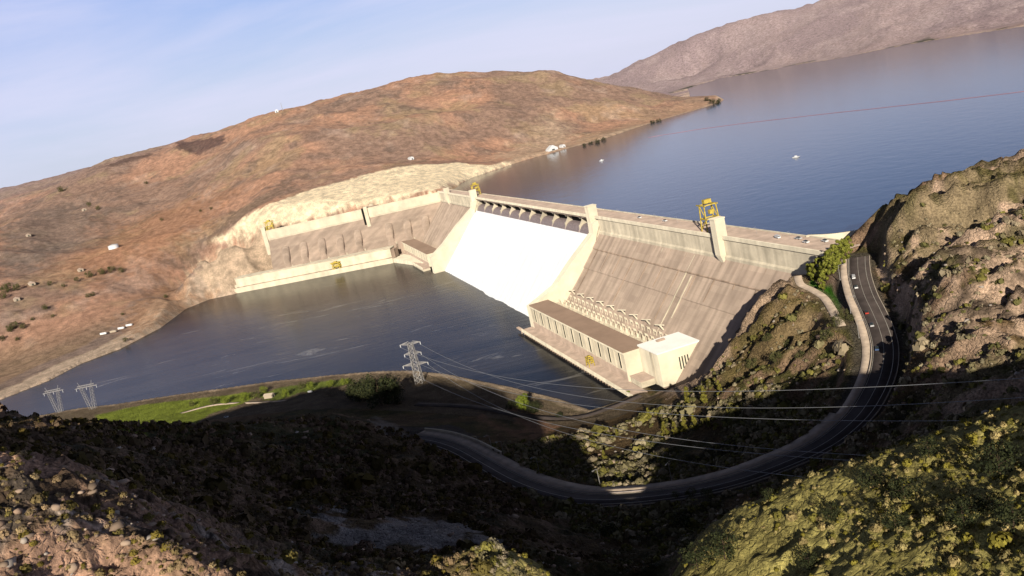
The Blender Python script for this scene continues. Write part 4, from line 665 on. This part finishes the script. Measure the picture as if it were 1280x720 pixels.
# retaining wall on the valley side below the path, stepped
def wall(name, label, line, h, w=.5, m=None, cap=True):
    g = thing(name, label, 'wall')
    ribbon('wall_body', np.asarray(line), 0, w, h, m or M['conc'], h+2.5, g)
    if cap: ribbon('coping', np.asarray(line), -.15, w+.15, h+.25, M['concbright'], .25, g)
    return g
k0 = 240
seg = road[-60:]; dd = np.gradient(seg[:, :2], axis=0); dd /= np.hypot(dd[:, 0], dd[:, 1])[:, None]
lw = np.column_stack([seg[:, 0]+dd[:, 1]*11.4*I, seg[:, 1]-dd[:, 0]*11.4*I, seg[:, 2]])
wall('retaining_wall', 'pale topped retaining wall beside the lower end of the highway in shadow', lw[18:], 1.3)
# ------------------------------------------------------------------ lamp posts
def lamp0():
    t = thing('street_lamp', None, 'street lamp', (0,0,0), group='street lamps along the highway')
    b = MB(); b.tube([(0,0,0),(0,0,.9),(0,0,9)], [.26,.15,.11], 8); b.build('pole', M['steel'], t)
    b = MB(); b.tube([(0,0,8.9),(.5,0,9.3),(2.4,0,9.4)], .09, 6); b.build('arm', M['steel'], t)
    b = MB(); b.box(2.2,-.28,9.25,3.3,.28,9.5); b.build('lamp_head', M['steel'], t)
    return t
L0 = None
lamp_lab = ['street lamp leftmost but one on the shaded lower bend', 'street lamp on the shaded bend just left of the sunlit road stretch', 'street lamp at the left end of the sunlit road stretch', 'street lamp at the right end of the sunlit road stretch',
 'street lamp beside the red car on the upper road', 'street lamp near the green lawn at the top of the highway', 'street lamp where the road enters the shadow', 'street lamp in the deep shade of the right hand bend', 'street lamp by the retaining wall at the lower end of the highway', 'street lamp closest to the dam end']
rx = road[:, 0]; ry = road[:, 1]
for i, (x, y, h) in enumerate(LISTS['LAMPS']):
    k = int(np.argmin((rx-x)**2+(ry-y)**2)); k = min(max(k, 1), len(road)-2); t = road[k+1]-road[k-1]; t /= math.hypot(t[0], t[1]); nx, ny = t[1]*I, -t[0]*I
    o_ = 8.6 if k < sp else 11.6
    px, py = road[k, 0]+nx*o_, road[k, 1]+ny*o_
    if i in (5, 7): continue
    if L0 is None: L0 = c = lamp0()
    else: c = copy_tree(L0)
    c.location = (px, py, road[k, 2]); c.rotation_euler = (0,0,math.atan2(-ny, -nx)); c['label'] = lamp_lab[i]
    c.scale = (1,1,1)
# crest lamps
for i, x in enumerate(range(40, 390, 44)):
    c = copy_tree(L0); c.location = (x, 4.6, 107.5); c.rotation_euler = (0,0,-math.pi/2); c.scale = (.6,)*3
    c['label'] = 'small lamp post on the upstream side of the dam crest road'; c['group'] = 'lamp posts along the dam crest'
# ------------------------------------------------------------------ vehicles
def car0(paint, van=False):
    t = thing('van' if van else 'parked_car', None, 'van' if van else 'car')
    H = 1.9 if van else 1.0
    b = MB(); b.prism([(-.9,.35),(.9,.35),(.95,.8),(.85,H),(-.85,H),(-.95,.8)], -2.3, 2.3); b.build('body', paint, t)
    if not van:
        b = MB(); b.hexa([(-1.5,-.8,1.0),(1.3,-.8,1.0),(1.3,.8,1.0),(-1.5,.8,1.0)], [(-1.1,-.65,1.5),(.6,-.65,1.5),(.6,.65,1.5),(-1.1,.65,1.5)]); b.build('cabin', M['glass'], t)
    else:
        b = MB(); b.box(1.2,-.86,1.15,2.32,.86,1.7); b.build('windscreen', M['glass'], t)
    for sx in (-1.4, 1.4):
        for sy in (-.85, .85):
            b = MB(); b.tube([(sx,sy-.12,.34),(sx,sy+.12,.34)], .34, 10); b.build('wheel', M['dark'], t)
    return t
cp = [('white car driving on the upper highway near the lawn', M['white'], 0), ('red car on the highway just before the shadow edge', M['red'], 0), ('white van nearest the dam end on the highway', M['white'], 1), ('silver car at the lamp where the road enters the shade', M['silver'], 0), ('dark blue car in the shaded part of the highway', M['blue'], 0)]
for (lab, m, v), (x, y, z) in zip(cp, LISTS['CARPX']):
    k = int(np.argmin((rx-x)**2+(ry-y)**2)); k = min(max(k, 1), len(road)-2); t = road[k+1]-road[k-1]; t /= math.hypot(t[0], t[1]); o = 1.0*I
    c = car0(m, v); c.location = (road[k, 0]+t[1]*o, road[k, 1]-t[0]*o, road[k, 2]+.01); c.rotation_euler = (0,0,math.atan2(t[1], t[0])); c['label'] = lab
pk = [(372,1,M['white'],'white car parked nearest the end of the dam crest'), (384,8,M['white'],'white car parked by the stone wall on the dam crest'), (356,6,M['silver'],'silver car left of the white ones on the crest'), (336,2,M['white'],'white van halfway between tower and dam end'),  (150,3,M['white'],'white car on the crest between spillway and crane'),  (96,2,M['white'],'white car on the crest near the spillway')]
for x, y, m, lab in pk:
    c = car0(m, 'van' in lab); c.location = (x, y, 107.52); c['label'] = lab; c.rotation_euler = (0,0,rnd.uniform(-.2,.2)); c.scale = (1.25,)*3
# ------------------------------------------------------------------ stone lake wall at the near end of the dam
LW = [(356,14,0),(374,24,0),(386,44,0),(388,66,0),(380,88,0)]
g = thing('lake_wall', 'rough pale stone wall along the lake edge at the near end of the dam', 'wall')
ribbon('wall_body', smooth_line([(x,y,RES) for x,y,_ in LW], 8), -1.5, 2.5, 8.6, M['concbright'], 12, g)
# ------------------------------------------------------------------ trees
def crown_mesh(name, m, shape, h, w, n, leaf, seed):
    r = np.random.default_rng(seed); V = []; F = []
    k = 26; 
    if shape == 'cone': cz = r.uniform(.12, .97, k)**1.1; cr = (1-cz)*.9+.08
    elif shape == 'column': cz = r.uniform(.1, .98, k); cr = .95*np.sin(np.clip(cz, .06, .97)*math.pi)**.55
    else: cz = r.uniform(.22, .92, k); cr = np.sin((cz-.12)/.9*math.pi)**.6
    th = r.uniform(0, 2*math.pi, k); rad = cr*np.sqrt(r.uniform(.15, 1, k))*w/2
    cc = np.stack([rad*np.cos(th), rad*np.sin(th), cz*h], 1); cs = w*.16*r.uniform(.7, 1.5, k)*(.55+.6*cr)
    idx = r.integers(0, k, n); dirs = r.normal(size=(n, 3)); dirs /= np.linalg.norm(dirs, axis=1)[:, None]
    P = cc[idx]+dirs*(cs[idx]*r.uniform(.55, 1.05, n)**.6)[:, None]*np.array([1,1,1.15])
    P[:, 2] = np.clip(P[:, 2], .05*h, None)
    a = np.cross(dirs, r.normal(size=(n, 3))); a /= np.linalg.norm(a, axis=1)[:, None]; b = np.cross(dirs, a)+dirs*r.uniform(-.5, .5, (n, 1))
    s = leaf*r.uniform(.6, 1.3, n)[:, None]; a = a*s; b = b*s
    V = np.stack([P-a-b*.6, P+a-b*.6, P+a*.5+b, P-a*.6+b], 1).reshape(-1, 3); F = np.arange(4*n).reshape(-1, 4)
    me_o = nmesh(name, V, F, m, smooth=False); return me_o
def tree0(kind, label_group, h, w, mkey, seed, n=900):
    t = thing({'column':'poplar_tree','cone':'young_conical_tree','round':'broadleaf_tree','bush':'bush'}[kind], None, 'bush' if kind == 'bush' else 'tree', group=label_group)
    b = MB(); b.tube([(0,0,-.6),(0.05*w*.2,0,h*.25),(0,.04*w,h*.6),(0,0,h*.9)], [h*.028,h*.02,h*.011,h*.003], 7)
    for k in range(6):
        a = k*1.1+seed; z = h*(.22+.09*k); b.tube([(0,0,z),(math.cos(a)*w*.2,math.sin(a)*w*.2,z+h*.1),(math.cos(a)*w*.36,math.sin(a)*w*.36,z+h*.17)], [h*.010,h*.006,h*.002], 5)
    b.build('trunk', M['bark'], t)
    c = crown_mesh('crown', M[mkey], 'round' if kind in ('round','bush') else kind, h, w, n, max(.18, h*.030), seed); c.parent = t
    return t
protos = {}
def plant(kind, mkey, group, x, y, h, wr, label, seed, n=900):
    key = (kind, mkey, seed % 3)
    if key not in protos:
        protos[key] = tree0(kind, group, 10, 10*wr, mkey, seed, n); c = protos[key]
    else: c = copy_tree(protos[key])
    s = h/10; c.location = (x, y, gz(x, y)-.1); c.scale = (s, s, s*rnd.uniform(.95, 1.05)); c.rotation_euler = (0,0,rnd.uniform(0, 6.28)); c['group'] = group; c['label'] = label
    return c
ORD = ['first','second','third','fourth','fifth','sixth','seventh','eighth','ninth','tenth','eleventh','twelfth','thirteenth','fourteenth','fifteenth','sixteenth']
for i, (x, y, h) in enumerate(LISTS['POPLAR']): plant('column', 'leaf_pop', 'poplars by the lawn at the dam end', x, y, max(h, 9), .42, ORD[i]+' olive green poplar in the clump between dam end and small lawn', i, 1300)
for i, (x, y, h) in enumerate(LISTS['CONE']): plant('cone', 'leaf_cone', 'young conical trees on the shrubby slope', x, y, h*1.1, .5, ORD[i]+' young yellow green conical tree on the shrubby slope above the sunlit road', i)
bl = ['dark broad tree leftmost of the shaded riverside clump','dark broad tree second in the shaded riverside clump','largest dark tree of the shaded riverside clump','dark tree at the right end of the shaded riverside clump','dark tree left of the bright topped tree by the river','bright topped tree rising from the shade by the river','dark tree right of the bright topped tree','small dark tree on the shaded river road','green tree at the corner of the near powerhouse deck']
for i, (x, y, h) in enumerate(LISTS['BIG']): plant('round', 'leaf_bright' if i in (5, 8) else 'leaf_dark', 'riverside trees on the shaded terrace', x, y, h*(1.05 if i < 4 else .7), 1.25 if i < 4 else .8, bl[i], i, 1800)  # the shade on the terrace clump is put into its dark leaf colour
for i, (x, y, h) in enumerate(LISTS['LOW']): plant('bush', 'leaf_bush' if i < 16 else 'leaf_dark', 'low bushes beside the highway' if i < 16 else 'dark bushes on the foreground ridge', x, y, h*(1 if i < 16 else 1.35), 1.15, ORD[i]+' low olive bush counted from the sunlit road up to the lawn' if i < 16 else ORD[i-16]+' dark bush counted across the sunlit grassy ridge in the foreground', i+3)  # ridge bushes enlarged to stand in for dark shadow patches
for i, (x, y, h) in enumerate(LISTS['LAWNB']): plant('bush', 'leaf_bright' if i % 3 else 'leaf_bush', 'bushes at the riverside lawn', x, y, h*1.15, 1.1, ORD[i]+' rounded green bush from the left along the riverside lawn', i+5)
for i, (x, y, h) in enumerate(LISTS['FARB']): plant('bush', 'leaf_bush', 'scattered bushes on the far brown bank', x, y, h*1.4, 1.5, 'small dark green bush on the far brown bank', i+7, 500)
for i, (x, y, h) in enumerate(LISTS['RESB']): plant('bush', 'leaf_dark', 'trees on the far lake shore', x, y, h*.9, 1.2, 'dark tree on the far shore line of the lake', i+9, 500)
# more juniper-like dark bushes on the near ridge
# ------------------------------------------------------------------ ground cover: sagebrush
def sage():
    r = np.random.default_rng(5); tm = []
    for k in range(12):
        n = 26 if k < 6 else 90; d = r.normal(size=(n, 3)); d[:, 2] = np.abs(d[:, 2]); d /= np.linalg.norm(d, axis=1)[:, None]
        P = d*np.array([.5,.5,.42])*r.uniform(.55, 1.0, (n, 1))+np.array([0,0,.05]); a = np.cross(d, r.normal(size=(n, 3))); a /= np.linalg.norm(a, axis=1)[:, None]; b = np.cross(d, a)
        s = r.uniform(.11, .24, (n, 1))*(1 if k < 6 else .5); b = b+d*r.uniform(-.6, .6, (n, 1)); tm.append(np.stack([P-a*s-b*s*.6, P+a*s-b*s*.6, P+a*s*.5+b*s, P-a*s*.6+b*s], 1))
    N = 170000; th = R(90+75.3)+r.uniform(-R(38), R(38), N); rad = 55*np.exp(r.uniform(0, math.log(560/55), N)); x = 907+rad*np.cos(th); y = -354+rad*np.sin(th)
    keep = r.uniform(0, 1, N) < np.clip((rad/260)**1.0, .3, 1)*np.where((x > 700) & (y > -320) & (y < -180), .35, 1)*np.where((x < 690) & (y < -270), .6, 1)*np.where((x > 690) & (y-.12*(x-740) < -325), .35, 1)*np.where(y-.2*(560-x) > -130, .26, 1)
    x = x[keep]; y = y[keep]; rad = rad[keep]
    z = T(x[None], y[None])[0]; dens = fbm(x, y, 35, 4, 301, .6); rd, _ = pdist(T.road, x, y); rd2, _ = pdist(T.path, x, y); rd3, _ = pdist(T.low, x, y)
    dl = sdist(DATA['LAKE'], x, y); lawn = sdist(DATA['ZONES']['lawn2'], x, y); rock = sdist(DATA['ZONES']['greyrock'], x, y)
    ok = (z > 14) & (rd > 11.5) & (rd2 > 4) & (rd3 > 5) & (lawn > 2) & (rock > 3) & (dl > 6) & (dens+r.uniform(-.14, .14, len(x)) > .46) & (~((x > 380) & (x < 470) & (y > -10)))
    ok &= ~((x < 400) & (y > -110) & (x+y*-.5 < 330))
    x, y, z, rad = x[ok], y[ok], z[ok], rad[ok]; n = len(x)
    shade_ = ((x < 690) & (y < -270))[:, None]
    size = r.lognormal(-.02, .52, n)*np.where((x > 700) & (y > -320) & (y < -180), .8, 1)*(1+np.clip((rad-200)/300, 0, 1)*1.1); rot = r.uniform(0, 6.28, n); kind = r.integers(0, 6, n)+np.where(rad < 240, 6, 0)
    base = np.array([[.22,.19,.10],[.28,.24,.15],[.15,.14,.05],[.19,.17,.045],[.32,.26,.17]])[r.integers(0, 5, n)]*r.uniform(.7, 1.2, (n, 1)); base = np.where(shade_, base*np.array([.62,.5,.5]), base); kn_ = ((x > 690) & (y-.12*(x-740) < -325))[:, None]; base = np.where(kn_, base*np.array([1.1,.95,.8]), base); gr_ = ((x > 700) & (y > -320) & (y < -180))[:, None]; base = np.where(gr_, base*np.array([1.25,1.2,.8]), base)  # dimness of the shaded slope and sunlit ridge brightness put into shrub colours
    V = []; Cc = []
    for k in range(12):
        m = kind == k; c = np.cos(rot[m]); s = np.sin(rot[m]); t = tm[k].reshape(-1, 3)
        X = (t[None, :, 0]*c[:, None]-t[None, :, 1]*s[:, None])*size[m][:, None]+x[m][:, None]; Y = (t[None, :, 0]*s[:, None]+t[None, :, 1]*c[:, None])*size[m][:, None]+y[m][:, None]; Zq = t[None, :, 2]*size[m][:, None]*1.15+z[m][:, None]-.05
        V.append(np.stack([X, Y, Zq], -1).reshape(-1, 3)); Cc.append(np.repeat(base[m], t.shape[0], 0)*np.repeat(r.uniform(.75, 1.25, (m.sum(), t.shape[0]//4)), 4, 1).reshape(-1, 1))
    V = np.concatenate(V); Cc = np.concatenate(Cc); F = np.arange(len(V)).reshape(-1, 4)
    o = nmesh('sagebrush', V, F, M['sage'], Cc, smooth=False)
    tag(o, 'grey green sagebrush and small shrubs covering the near rocky slopes', 'shrubs', kind='stuff')
    print('SAGE', n)
sage()
def boulders():
    r = np.random.default_rng(11); t = (1+5**.5)/2
    ic = np.array([(-1,t,0),(1,t,0),(-1,-t,0),(1,-t,0),(0,-1,t),(0,1,t),(0,-1,-t),(0,1,-t),(t,0,-1),(t,0,1),(-t,0,-1),(-t,0,1)])/1.9
    fa = np.array([(0,11,5),(0,5,1),(0,1,7),(0,7,10),(0,10,11),(1,5,9),(5,11,4),(11,10,2),(10,7,6),(7,1,8),(3,9,4),(3,4,2),(3,2,6),(3,6,8),(3,8,9),(4,9,5),(2,4,11),(6,2,10),(8,6,7),(9,8,1)])
    N = 26000; th = R(90+75.3)+r.uniform(-R(38), R(38), N); rad = 60*np.exp(r.uniform(0, math.log(600/60), N)); x = 907+rad*np.cos(th); y = -354+rad*np.sin(th)
    kn = (x > 690) & (y-.12*(x-740) < -325); ah = (y-.2*(560-x) > -150) & (x > 430); cl = fbm(x, y, 22, 4, 401, .6)
    z = T(x[None], y[None])[0]; rd, _ = pdist(T.road, x, y); dl = sdist(DATA['LAKE'], x, y)
    ok = (cl > .50) & ((kn & (r.uniform(0, 1, N) < .35)) | (ah & (r.uniform(0, 1, N) < .5)) | ((r.uniform(0, 1, N) < .15) & ~((x > 700) & (y > -320) & (y < -180)))) & (rd > 10.5) & (z > 22) & (dl > 3) & ~((x < 470) & (y > -60))
    x, y, z, rad = x[ok], y[ok], z[ok], rad[ok]; n = len(x); s = np.clip(r.lognormal(-1.2, .5, n), .1, .9)*(1+rad/420)
    V = ic[None]*(1+r.uniform(-.42, .34, (n, 12, 1)))*s[:, None, None]*np.stack([r.uniform(.7, 1.6, n), r.uniform(.7, 1.3, n), r.uniform(.45, .9, n)], 1)[:, None, :]
    a = r.uniform(0, 6.28, n); c, d = np.cos(a)[:, None], np.sin(a)[:, None]; V = np.stack([V[..., 0]*c-V[..., 1]*d+x[:, None], V[..., 0]*d+V[..., 1]*c+y[:, None], V[..., 2]+z[:, None]+.05], -1)
    F = fa[None]+12*np.arange(n)[:, None, None]; base = np.array([[.40,.28,.20],[.50,.37,.27],[.30,.22,.16],[.44,.38,.32]])[r.integers(0, 4, n)]*r.uniform(.7, 1.15, (n, 1))
    o = nmesh('boulders', V.reshape(-1, 3), F.reshape(-1, 3), M['sage'], np.repeat(base, 12, 0), smooth=False, k=3)
    tag(o, 'loose pale brown boulders and scree strewn over the near rocky slopes', 'rocks', kind='stuff'); print('ROCKS', n)
boulders()
# ------------------------------------------------------------------ pylons and power lines
def pylon(label, loc, H, arms, rz=0, w0=None):
    t = thing('transmission_tower', label, 'pylon', loc, rz)
    w0 = w0 or H*.085; b = MB(); n = 9; th = max(.2, H*.006)
    def cr(z): k = w0*(1-.45*z/H); return [(k,k,z),(-k,k,z),(-k,-k,z),(k,-k,z)]
    for i in range(n):
        z0 = H*.98*i/n; z1 = H*.98*(i+1)/n; A = cr(z0); B = cr(z1)
        for q in range(4):
            b.bar(A[q], B[q], th*1.7); b.bar(A[q], B[(q+1)%4], th); b.bar(A[(q+1)%4], B[q], th); b.bar(B[q], B[(q+1)%4], th)
    b.build('lattice_body', M['steel'], t); tips = []
    for z, L in arms:
        z *= H; L *= H
        for s in (-1, 1):
            b = MB(); k = w0*.6; tip = (s*L, 0, z-H*.01)
            for sy in (-1, 1): b.bar((s*k, sy*k, z+H*.025), tip, th*1.5); b.bar((s*k, sy*k, z-H*.03), tip, th*1.5)
            b.bar((s*L*.5,-k*.5,z+.01*H),(s*L*.5,k*.5,z-.02*H),th)
            o = b.build('crossarm', M['steel'], t)
            b = MB(); b.tube([tip, (s*L,0,z-H*.075)], th*1.3, 6); b.build('insulator', M['white'], o); tips.append((s*L, 0, z-H*.075))
    return t, tips
P0 = LISTS['PYLON'][0]
pa, tips = pylon('tall grey lattice pylon with three pairs of arms on the river shore', (P0[0], P0[1], gz(P0[0], P0[1])-.3), 42, ((.98,.24),(.74,.20),(.48,.30)), R(62))
def pylon2(label, loc, H, rz):
    t = thing('transmission_tower', label, 'pylon', loc, rz); th = .26; w = H*.3
    for s in (-1, 1):
        b = MB()
        for sy in (-1, 1):
            b.bar((s*w*.35, sy*H*.06, 0), (s*w*.75, sy*H*.03, H*.8), th); b.bar((s*w*.05, sy*H*.06, 0), (s*w*.45, sy*H*.03, H*.8), th)
        for k in range(7):
            z0 = H*.8*k/7; z1 = H*.8*(k+1)/7; f0 = k/7; f1 = (k+1)/7
            b.bar((s*w*(.35+.4*f0), H*.05, z0), (s*w*(.05+.4*f1), H*.05, z1), th*.6); b.bar((s*w*(.05+.4*f0), -H*.05, z0), (s*w*(.35+.4*f1), -H*.05, z1), th*.6)
        b.build('lattice_leg', M['steel'], t)
        b = MB(); b.bar((s*w*.6,0,H*.8),(s*w*.85,0,H),th*1.1); b.build('peak', M['steel'], t)
    b = MB()
    for sy in (-1, 1): b.bar((-w*1.3, sy*H*.03, H*.8), (w*1.3, sy*H*.03, H*.8), th*1.2); b.bar((-w, sy*H*.03, H*.87), (w, sy*H*.03, H*.87), th)
    for k in range(10): x0 = -w+2*w*k/10; b.bar((x0,H*.03,H*.8),(x0+w*.1,H*.03,H*.87),th*.6); b.bar((x0+w*.1,-H*.03,H*.87),(x0+w*.2,-H*.03,H*.8),th*.6)
    b.build('crossbeam', M['steel'], t)
    for x in (-w*1.2, 0, w*1.2):
        b = MB(); b.tube([(x,0,H*.8),(x,0,H*.7)], th*.8, 6); b.build('insulator', M['white'], t)
    return t
for i in (1, 2):
    q = LISTS['PYLON'][i]; pylon2(['faint lattice pylon nearer the lawn of the two on the left river shore','faint lattice pylon leftmost on the river shore'][i-1], (q[0], q[1], gz(q[0], q[1])-.2), q[3]*1.15, R(70))
Mw = Matrix.Translation(pa.location) @ Matrix.Rotation(R(62), 4, 'Z'); tw = [Mw @ Vector(p) for p in tips]
for i, (a, bq, sag) in enumerate(WIRES):
    A = tw[a]; B = Vector(bq); pts = []
    for k in range(61):
        t = k/60; p = A.lerp(B, t); p.z -= 4*sag*t*(1-t); pts.append(p)
    b = MB(); b.tube(pts, [.15-.06*k/60 for k in range(61)], 5); o = b.build('power_line', M['wire'])
    tag(o, ORD[i]+' power line from the top, crossing the dark valley from the riverside pylon', 'cable', 'power lines across the valley')
# ------------------------------------------------------------------ small far things
def house(label, x, y, w, d, h, m, rz=0, z=None, roofm=None, cat='building', name='house'):
    t = thing(name, label, cat, (x, y, (gz(x, y) if z is None else z)-.5), rz)
    b = MB(); b.box(-w/2,-d/2,0,w/2,d/2,h); b.build('wall', m, t)
    b = MB(); b.add([(-w/2-.6,-d/2-.6,h+.02),(w/2+.6,-d/2-.6,h+.02),(w/2+.6,d/2+.6,h+.02),(-w/2-.6,d/2+.6,h+.02),(-w/2-.6,0,h+d*.28),(w/2+.6,0,h+d*.28)], [(0,1,5,4),(2,3,4,5),(0,4,3),(1,2,5),(3,2,1,0)]); b.build('roof', roofm or m, t)
    b = MB(); b.box(w/2+.02,-d*.15,.5,w/2+.2,d*.15,h*.7); b.build('door', M['glass'], t)
    return t
mi = LISTS['MISC']
x, y, z = mi['tank']; t = thing('storage_tank', 'round white water tank on the red-brown slope at the left', 'tank', (x, y, gz(x, y)-1))
b = MB(); b.tube([(0,0,0),(0,0,8)], 11, 28); b.build('tank_wall', M['white'], t, smooth=False); b = MB(); b.tube([(0,0,8),(0,0,9.2),(0,0,10.2)], [11.4,7,1], 28); b.build('tank_roof', M['white'], t)
x, y, z = mi['hut']; house('white hut on the skyline of the brown hill', x, y, 16, 10, 7, M['white'])
b = MB(); b.tube([(x-14,y+20,gz(x-14,y+20)-1),(x-14,y+20,gz(x-14,y+20)+26)], [.9,.4], 6); tag(b.build('radio_mast', M['steel']), 'thin mast beside the white hut on the skyline', 'mast')
for k, lab in (('h1','long white boathouse on the far lake shore'),('h2','small white building right of the boathouse on the lake shore'),('hut2','tiny white hut on the brown slope above the excavated bank'),('a','long pale roofed building left among the bushes'),('c','small pale house below the long pale building at the left edge'),('house1','pale house above the row of bushes on the left'),('hs3','low pale building on the grey terraces high at the left'),('hs5','pale block right of the dark tree on the far slope')):
    x, y, z = mi[k]; w = 26 if k in ('h1','a') else 13; house(lab, x, y, w if k != 'h1' else 12, 10 if k != 'h1' else 30, 5, M['white'] if k in ('h1','h2','hut2') else M['tan'], R(20), roofm=M['white'] if k in ('h1','h2','hut2') else M['deck'])
x, y, z = mi['rest']; house('small pale hut at the riverside lawn between bushes', x, y, 9, 6, 3.6, M['tan'], R(60), roofm=M['tan'])
for k, lab in (('tr1','lowest white trailer parked on the far bank'),('tr2','second white trailer from below on the far bank'),('tr3','third white trailer from below on the far bank'),('tr4','uppermost white trailer parked on the far bank')):
    x, y, z = mi[k]; t = thing('trailer', lab, 'trailer', (x, y, gz(x, y)+.6), R(62)); b = MB(); b.box(-6,-1.4,.6,6,1.4,3.8); b.build('box_body', M['white'] if k != 'tr2' else M['tan'], t)
    for sx in (-4, 4):
        b = MB(); b.tube([(sx,-1.3,.5),(sx,1.3,.5)], .55, 8); b.build('wheel', M['dark'], t)
for k, lab in (('car1','white car on the lane behind the riverside lawn'),('car2','white van on the riverside parking')):
    x, y, z = mi[k]; c = car0(M['white'], 'van' in lab); c.location = (x, y, gz(x, y)+.05); c['label'] = lab; c.rotation_euler = (0,0,R(50))
for i, (x, y, z) in enumerate(LISTS['BOATS'][:2]):
    t = thing('motor_boat', ['small white motor boat alone in the middle of the lake','small white boat on the lake behind the spillway'][i], 'boat', (x, y, RES), R(30+60*i))
    b = MB(); b.hexa([(-4,-.9,-.2),(2.5,-.9,-.2),(2.5,.9,-.2),(-4,.9,-.2)], [(-4.3,-1.5,1.1),(3,-1.5,1.2),(3,1.5,1.2),(-4.3,1.5,1.1)]); b.add([(3,-1.5,1.2),(3,1.5,1.2),(2.5,.9,-.2),(2.5,-.9,-.2),(6,0,1.5)], [(0,1,4),(1,2,4),(2,3,4),(3,0,4)]); b.build('hull', M['white'], t)
    b = MB(); b.hexa([(-1.5,-1,1.2),(1.8,-1,1.2),(1.8,1,1.2),(-1.5,1,1.2)], [(-1.3,-.8,2.6),(.9,-.8,2.6),(.9,.8,2.6),(-1.3,.8,2.6)]); b.build('cabin', M['white'], t)
bl_ = smooth_line(LISTS['BOOM'], 10); b = MB(); b.tube([(p[0]+4*math.sin(i*.7), p[1], RES+.1) for i, p in enumerate(bl_)], .5, 6); tag(b.build('log_boom', M['boom']), 'long faded red floating boom lying across the lake', 'floating boom')
# ------------------------------------------------------------------ light, sky, camera
SUN_EL = R(18.5); sx, sy = math.cos(R(-20)), math.sin(R(-20))
sun = bpy.data.lights.new('sun', 'SUN'); sun.energy = 5.0; sun.angle = R(.5); sun.color = (1, .91, .77)
so = bpy.data.objects.new('sun', sun); COL.objects.link(so)
so.rotation_euler = Vector((sx*math.cos(SUN_EL), sy*math.cos(SUN_EL), math.sin(SUN_EL))).to_track_quat('Z', 'Y').to_euler(); so.location = (0,0,900)
w = bpy.data.worlds.new('World'); S.world = w; w.use_nodes = True; nt = w.node_tree; N = nt.nodes; L = nt.links; bg = N['Background']
sky = N.new('ShaderNodeTexSky'); sky.sky_type = 'NISHITA'; sky.sun_disc = False; sky.sun_elevation = SUN_EL; sky.sun_rotation = math.atan2(sx, sy); sky.dust_density = 2.0; sky.air_density = 1.0; sky.altitude = 400
tc = N.new('ShaderNodeTexCoord'); mp = N.new('ShaderNodeMapping'); mp.inputs['Scale'].default_value = (1.2,1.2,7); mp.inputs['Rotation'].default_value = (0,R(-6),0); L.new(tc.outputs['Generated'], mp.inputs['Vector'])
cl = N.new('ShaderNodeTexNoise'); cl.inputs['Scale'].default_value = 1.6; cl.inputs['Detail'].default_value = 7; cl.inputs['Roughness'].default_value = .55; cl.inputs['Distortion'].default_value = .4; L.new(mp.outputs['Vector'], cl.inputs['Vector'])
cr = N.new('ShaderNodeMapRange'); cr.inputs[1].default_value = .36; cr.inputs[2].default_value = .70; cr.inputs[3].default_value = .0; cr.inputs[4].default_value = .75; L.new(cl.outputs['Fac'], cr.inputs[0])
mx = N.new('ShaderNodeMix'); mx.data_type = 'RGBA'; L.new(cr.outputs[0], mx.inputs['Factor']); L.new(sky.outputs['Color'], mx.inputs['A']); mx.inputs['B'].default_value = CLOUD
# hazy bright band near the horizon, deep blue and dimmer overhead
sp = N.new('ShaderNodeSeparateXYZ'); L.new(tc.outputs['Generated'], sp.inputs[0])
zr = N.new('ShaderNodeMapRange'); zr.interpolation_type = 'SMOOTHSTEP'; zr.inputs[1].default_value = .20; zr.inputs[2].default_value = .48; zr.inputs[3].default_value = 1; zr.inputs[4].default_value = .07; L.new(sp.outputs['Z'], zr.inputs[0])
hz = N.new('ShaderNodeMapRange'); hz.interpolation_type = 'SMOOTHSTEP'; hz.inputs[1].default_value = -.02; hz.inputs[2].default_value = .24; hz.inputs[3].default_value = 1; hz.inputs[4].default_value = 0; L.new(sp.outputs['Z'], hz.inputs[0])
hc = N.new('ShaderNodeMix'); hc.data_type = 'RGBA'; L.new(hz.outputs[0], hc.inputs['Factor']); hc.inputs['A'].default_value = ZEN; hc.inputs['B'].default_value = HOR
m3 = N.new('ShaderNodeMix'); m3.data_type = 'RGBA'; m3.inputs['Factor'].default_value = .7; L.new(sky.outputs['Color'], m3.inputs['A']); L.new(hc.outputs['Result'], m3.inputs['B'])
m4 = N.new('ShaderNodeMix'); m4.data_type = 'RGBA'; L.new(cr.outputs[0], m4.inputs['Factor']); L.new(m3.outputs['Result'], m4.inputs['A']); m4.inputs['B'].default_value = CLOUD
vs_ = N.new('ShaderNodeVectorMath'); vs_.operation = 'SCALE'; L.new(m4.outputs['Result'], vs_.inputs[0]); L.new(zr.outputs[0], vs_.inputs['Scale'])
L.new(vs_.outputs[0], bg.inputs['Color']); bg.inputs['Strength'].default_value = SKY
cam = bpy.data.cameras.new('camera'); co = bpy.data.objects.new('camera', cam); COL.objects.link(co); S.camera = co
cam.sensor_width = 36; cam.lens = 36*CAM['f']/1280; cam.clip_start = 1; cam.clip_end = 40000
yaw, pit, rol = CAM['yaw'], CAM['pitch'], CAM['roll']
f_ = Vector((-math.sin(yaw)*math.cos(pit), math.cos(yaw)*math.cos(pit), -math.sin(pit))); r0 = f_.cross(Vector((0,0,1))).normalized(); u0 = r0.cross(f_)
r_ = r0*math.cos(rol)+u0*math.sin(rol); u_ = -r0*math.sin(rol)+u0*math.cos(rol)
co.matrix_world = Matrix(((r_.x,u_.x,-f_.x,CAM['loc'][0]),(r_.y,u_.y,-f_.y,CAM['loc'][1]),(r_.z,u_.z,-f_.z,CAM['loc'][2]),(0,0,0,1)))
S.view_settings.view_transform = 'Standard'; S.view_settings.look = 'None'; S.view_settings.exposure = 0
S.cycles.max_bounces = 4; S.cycles.diffuse_bounces = 2; S.cycles.glossy_bounces = 2
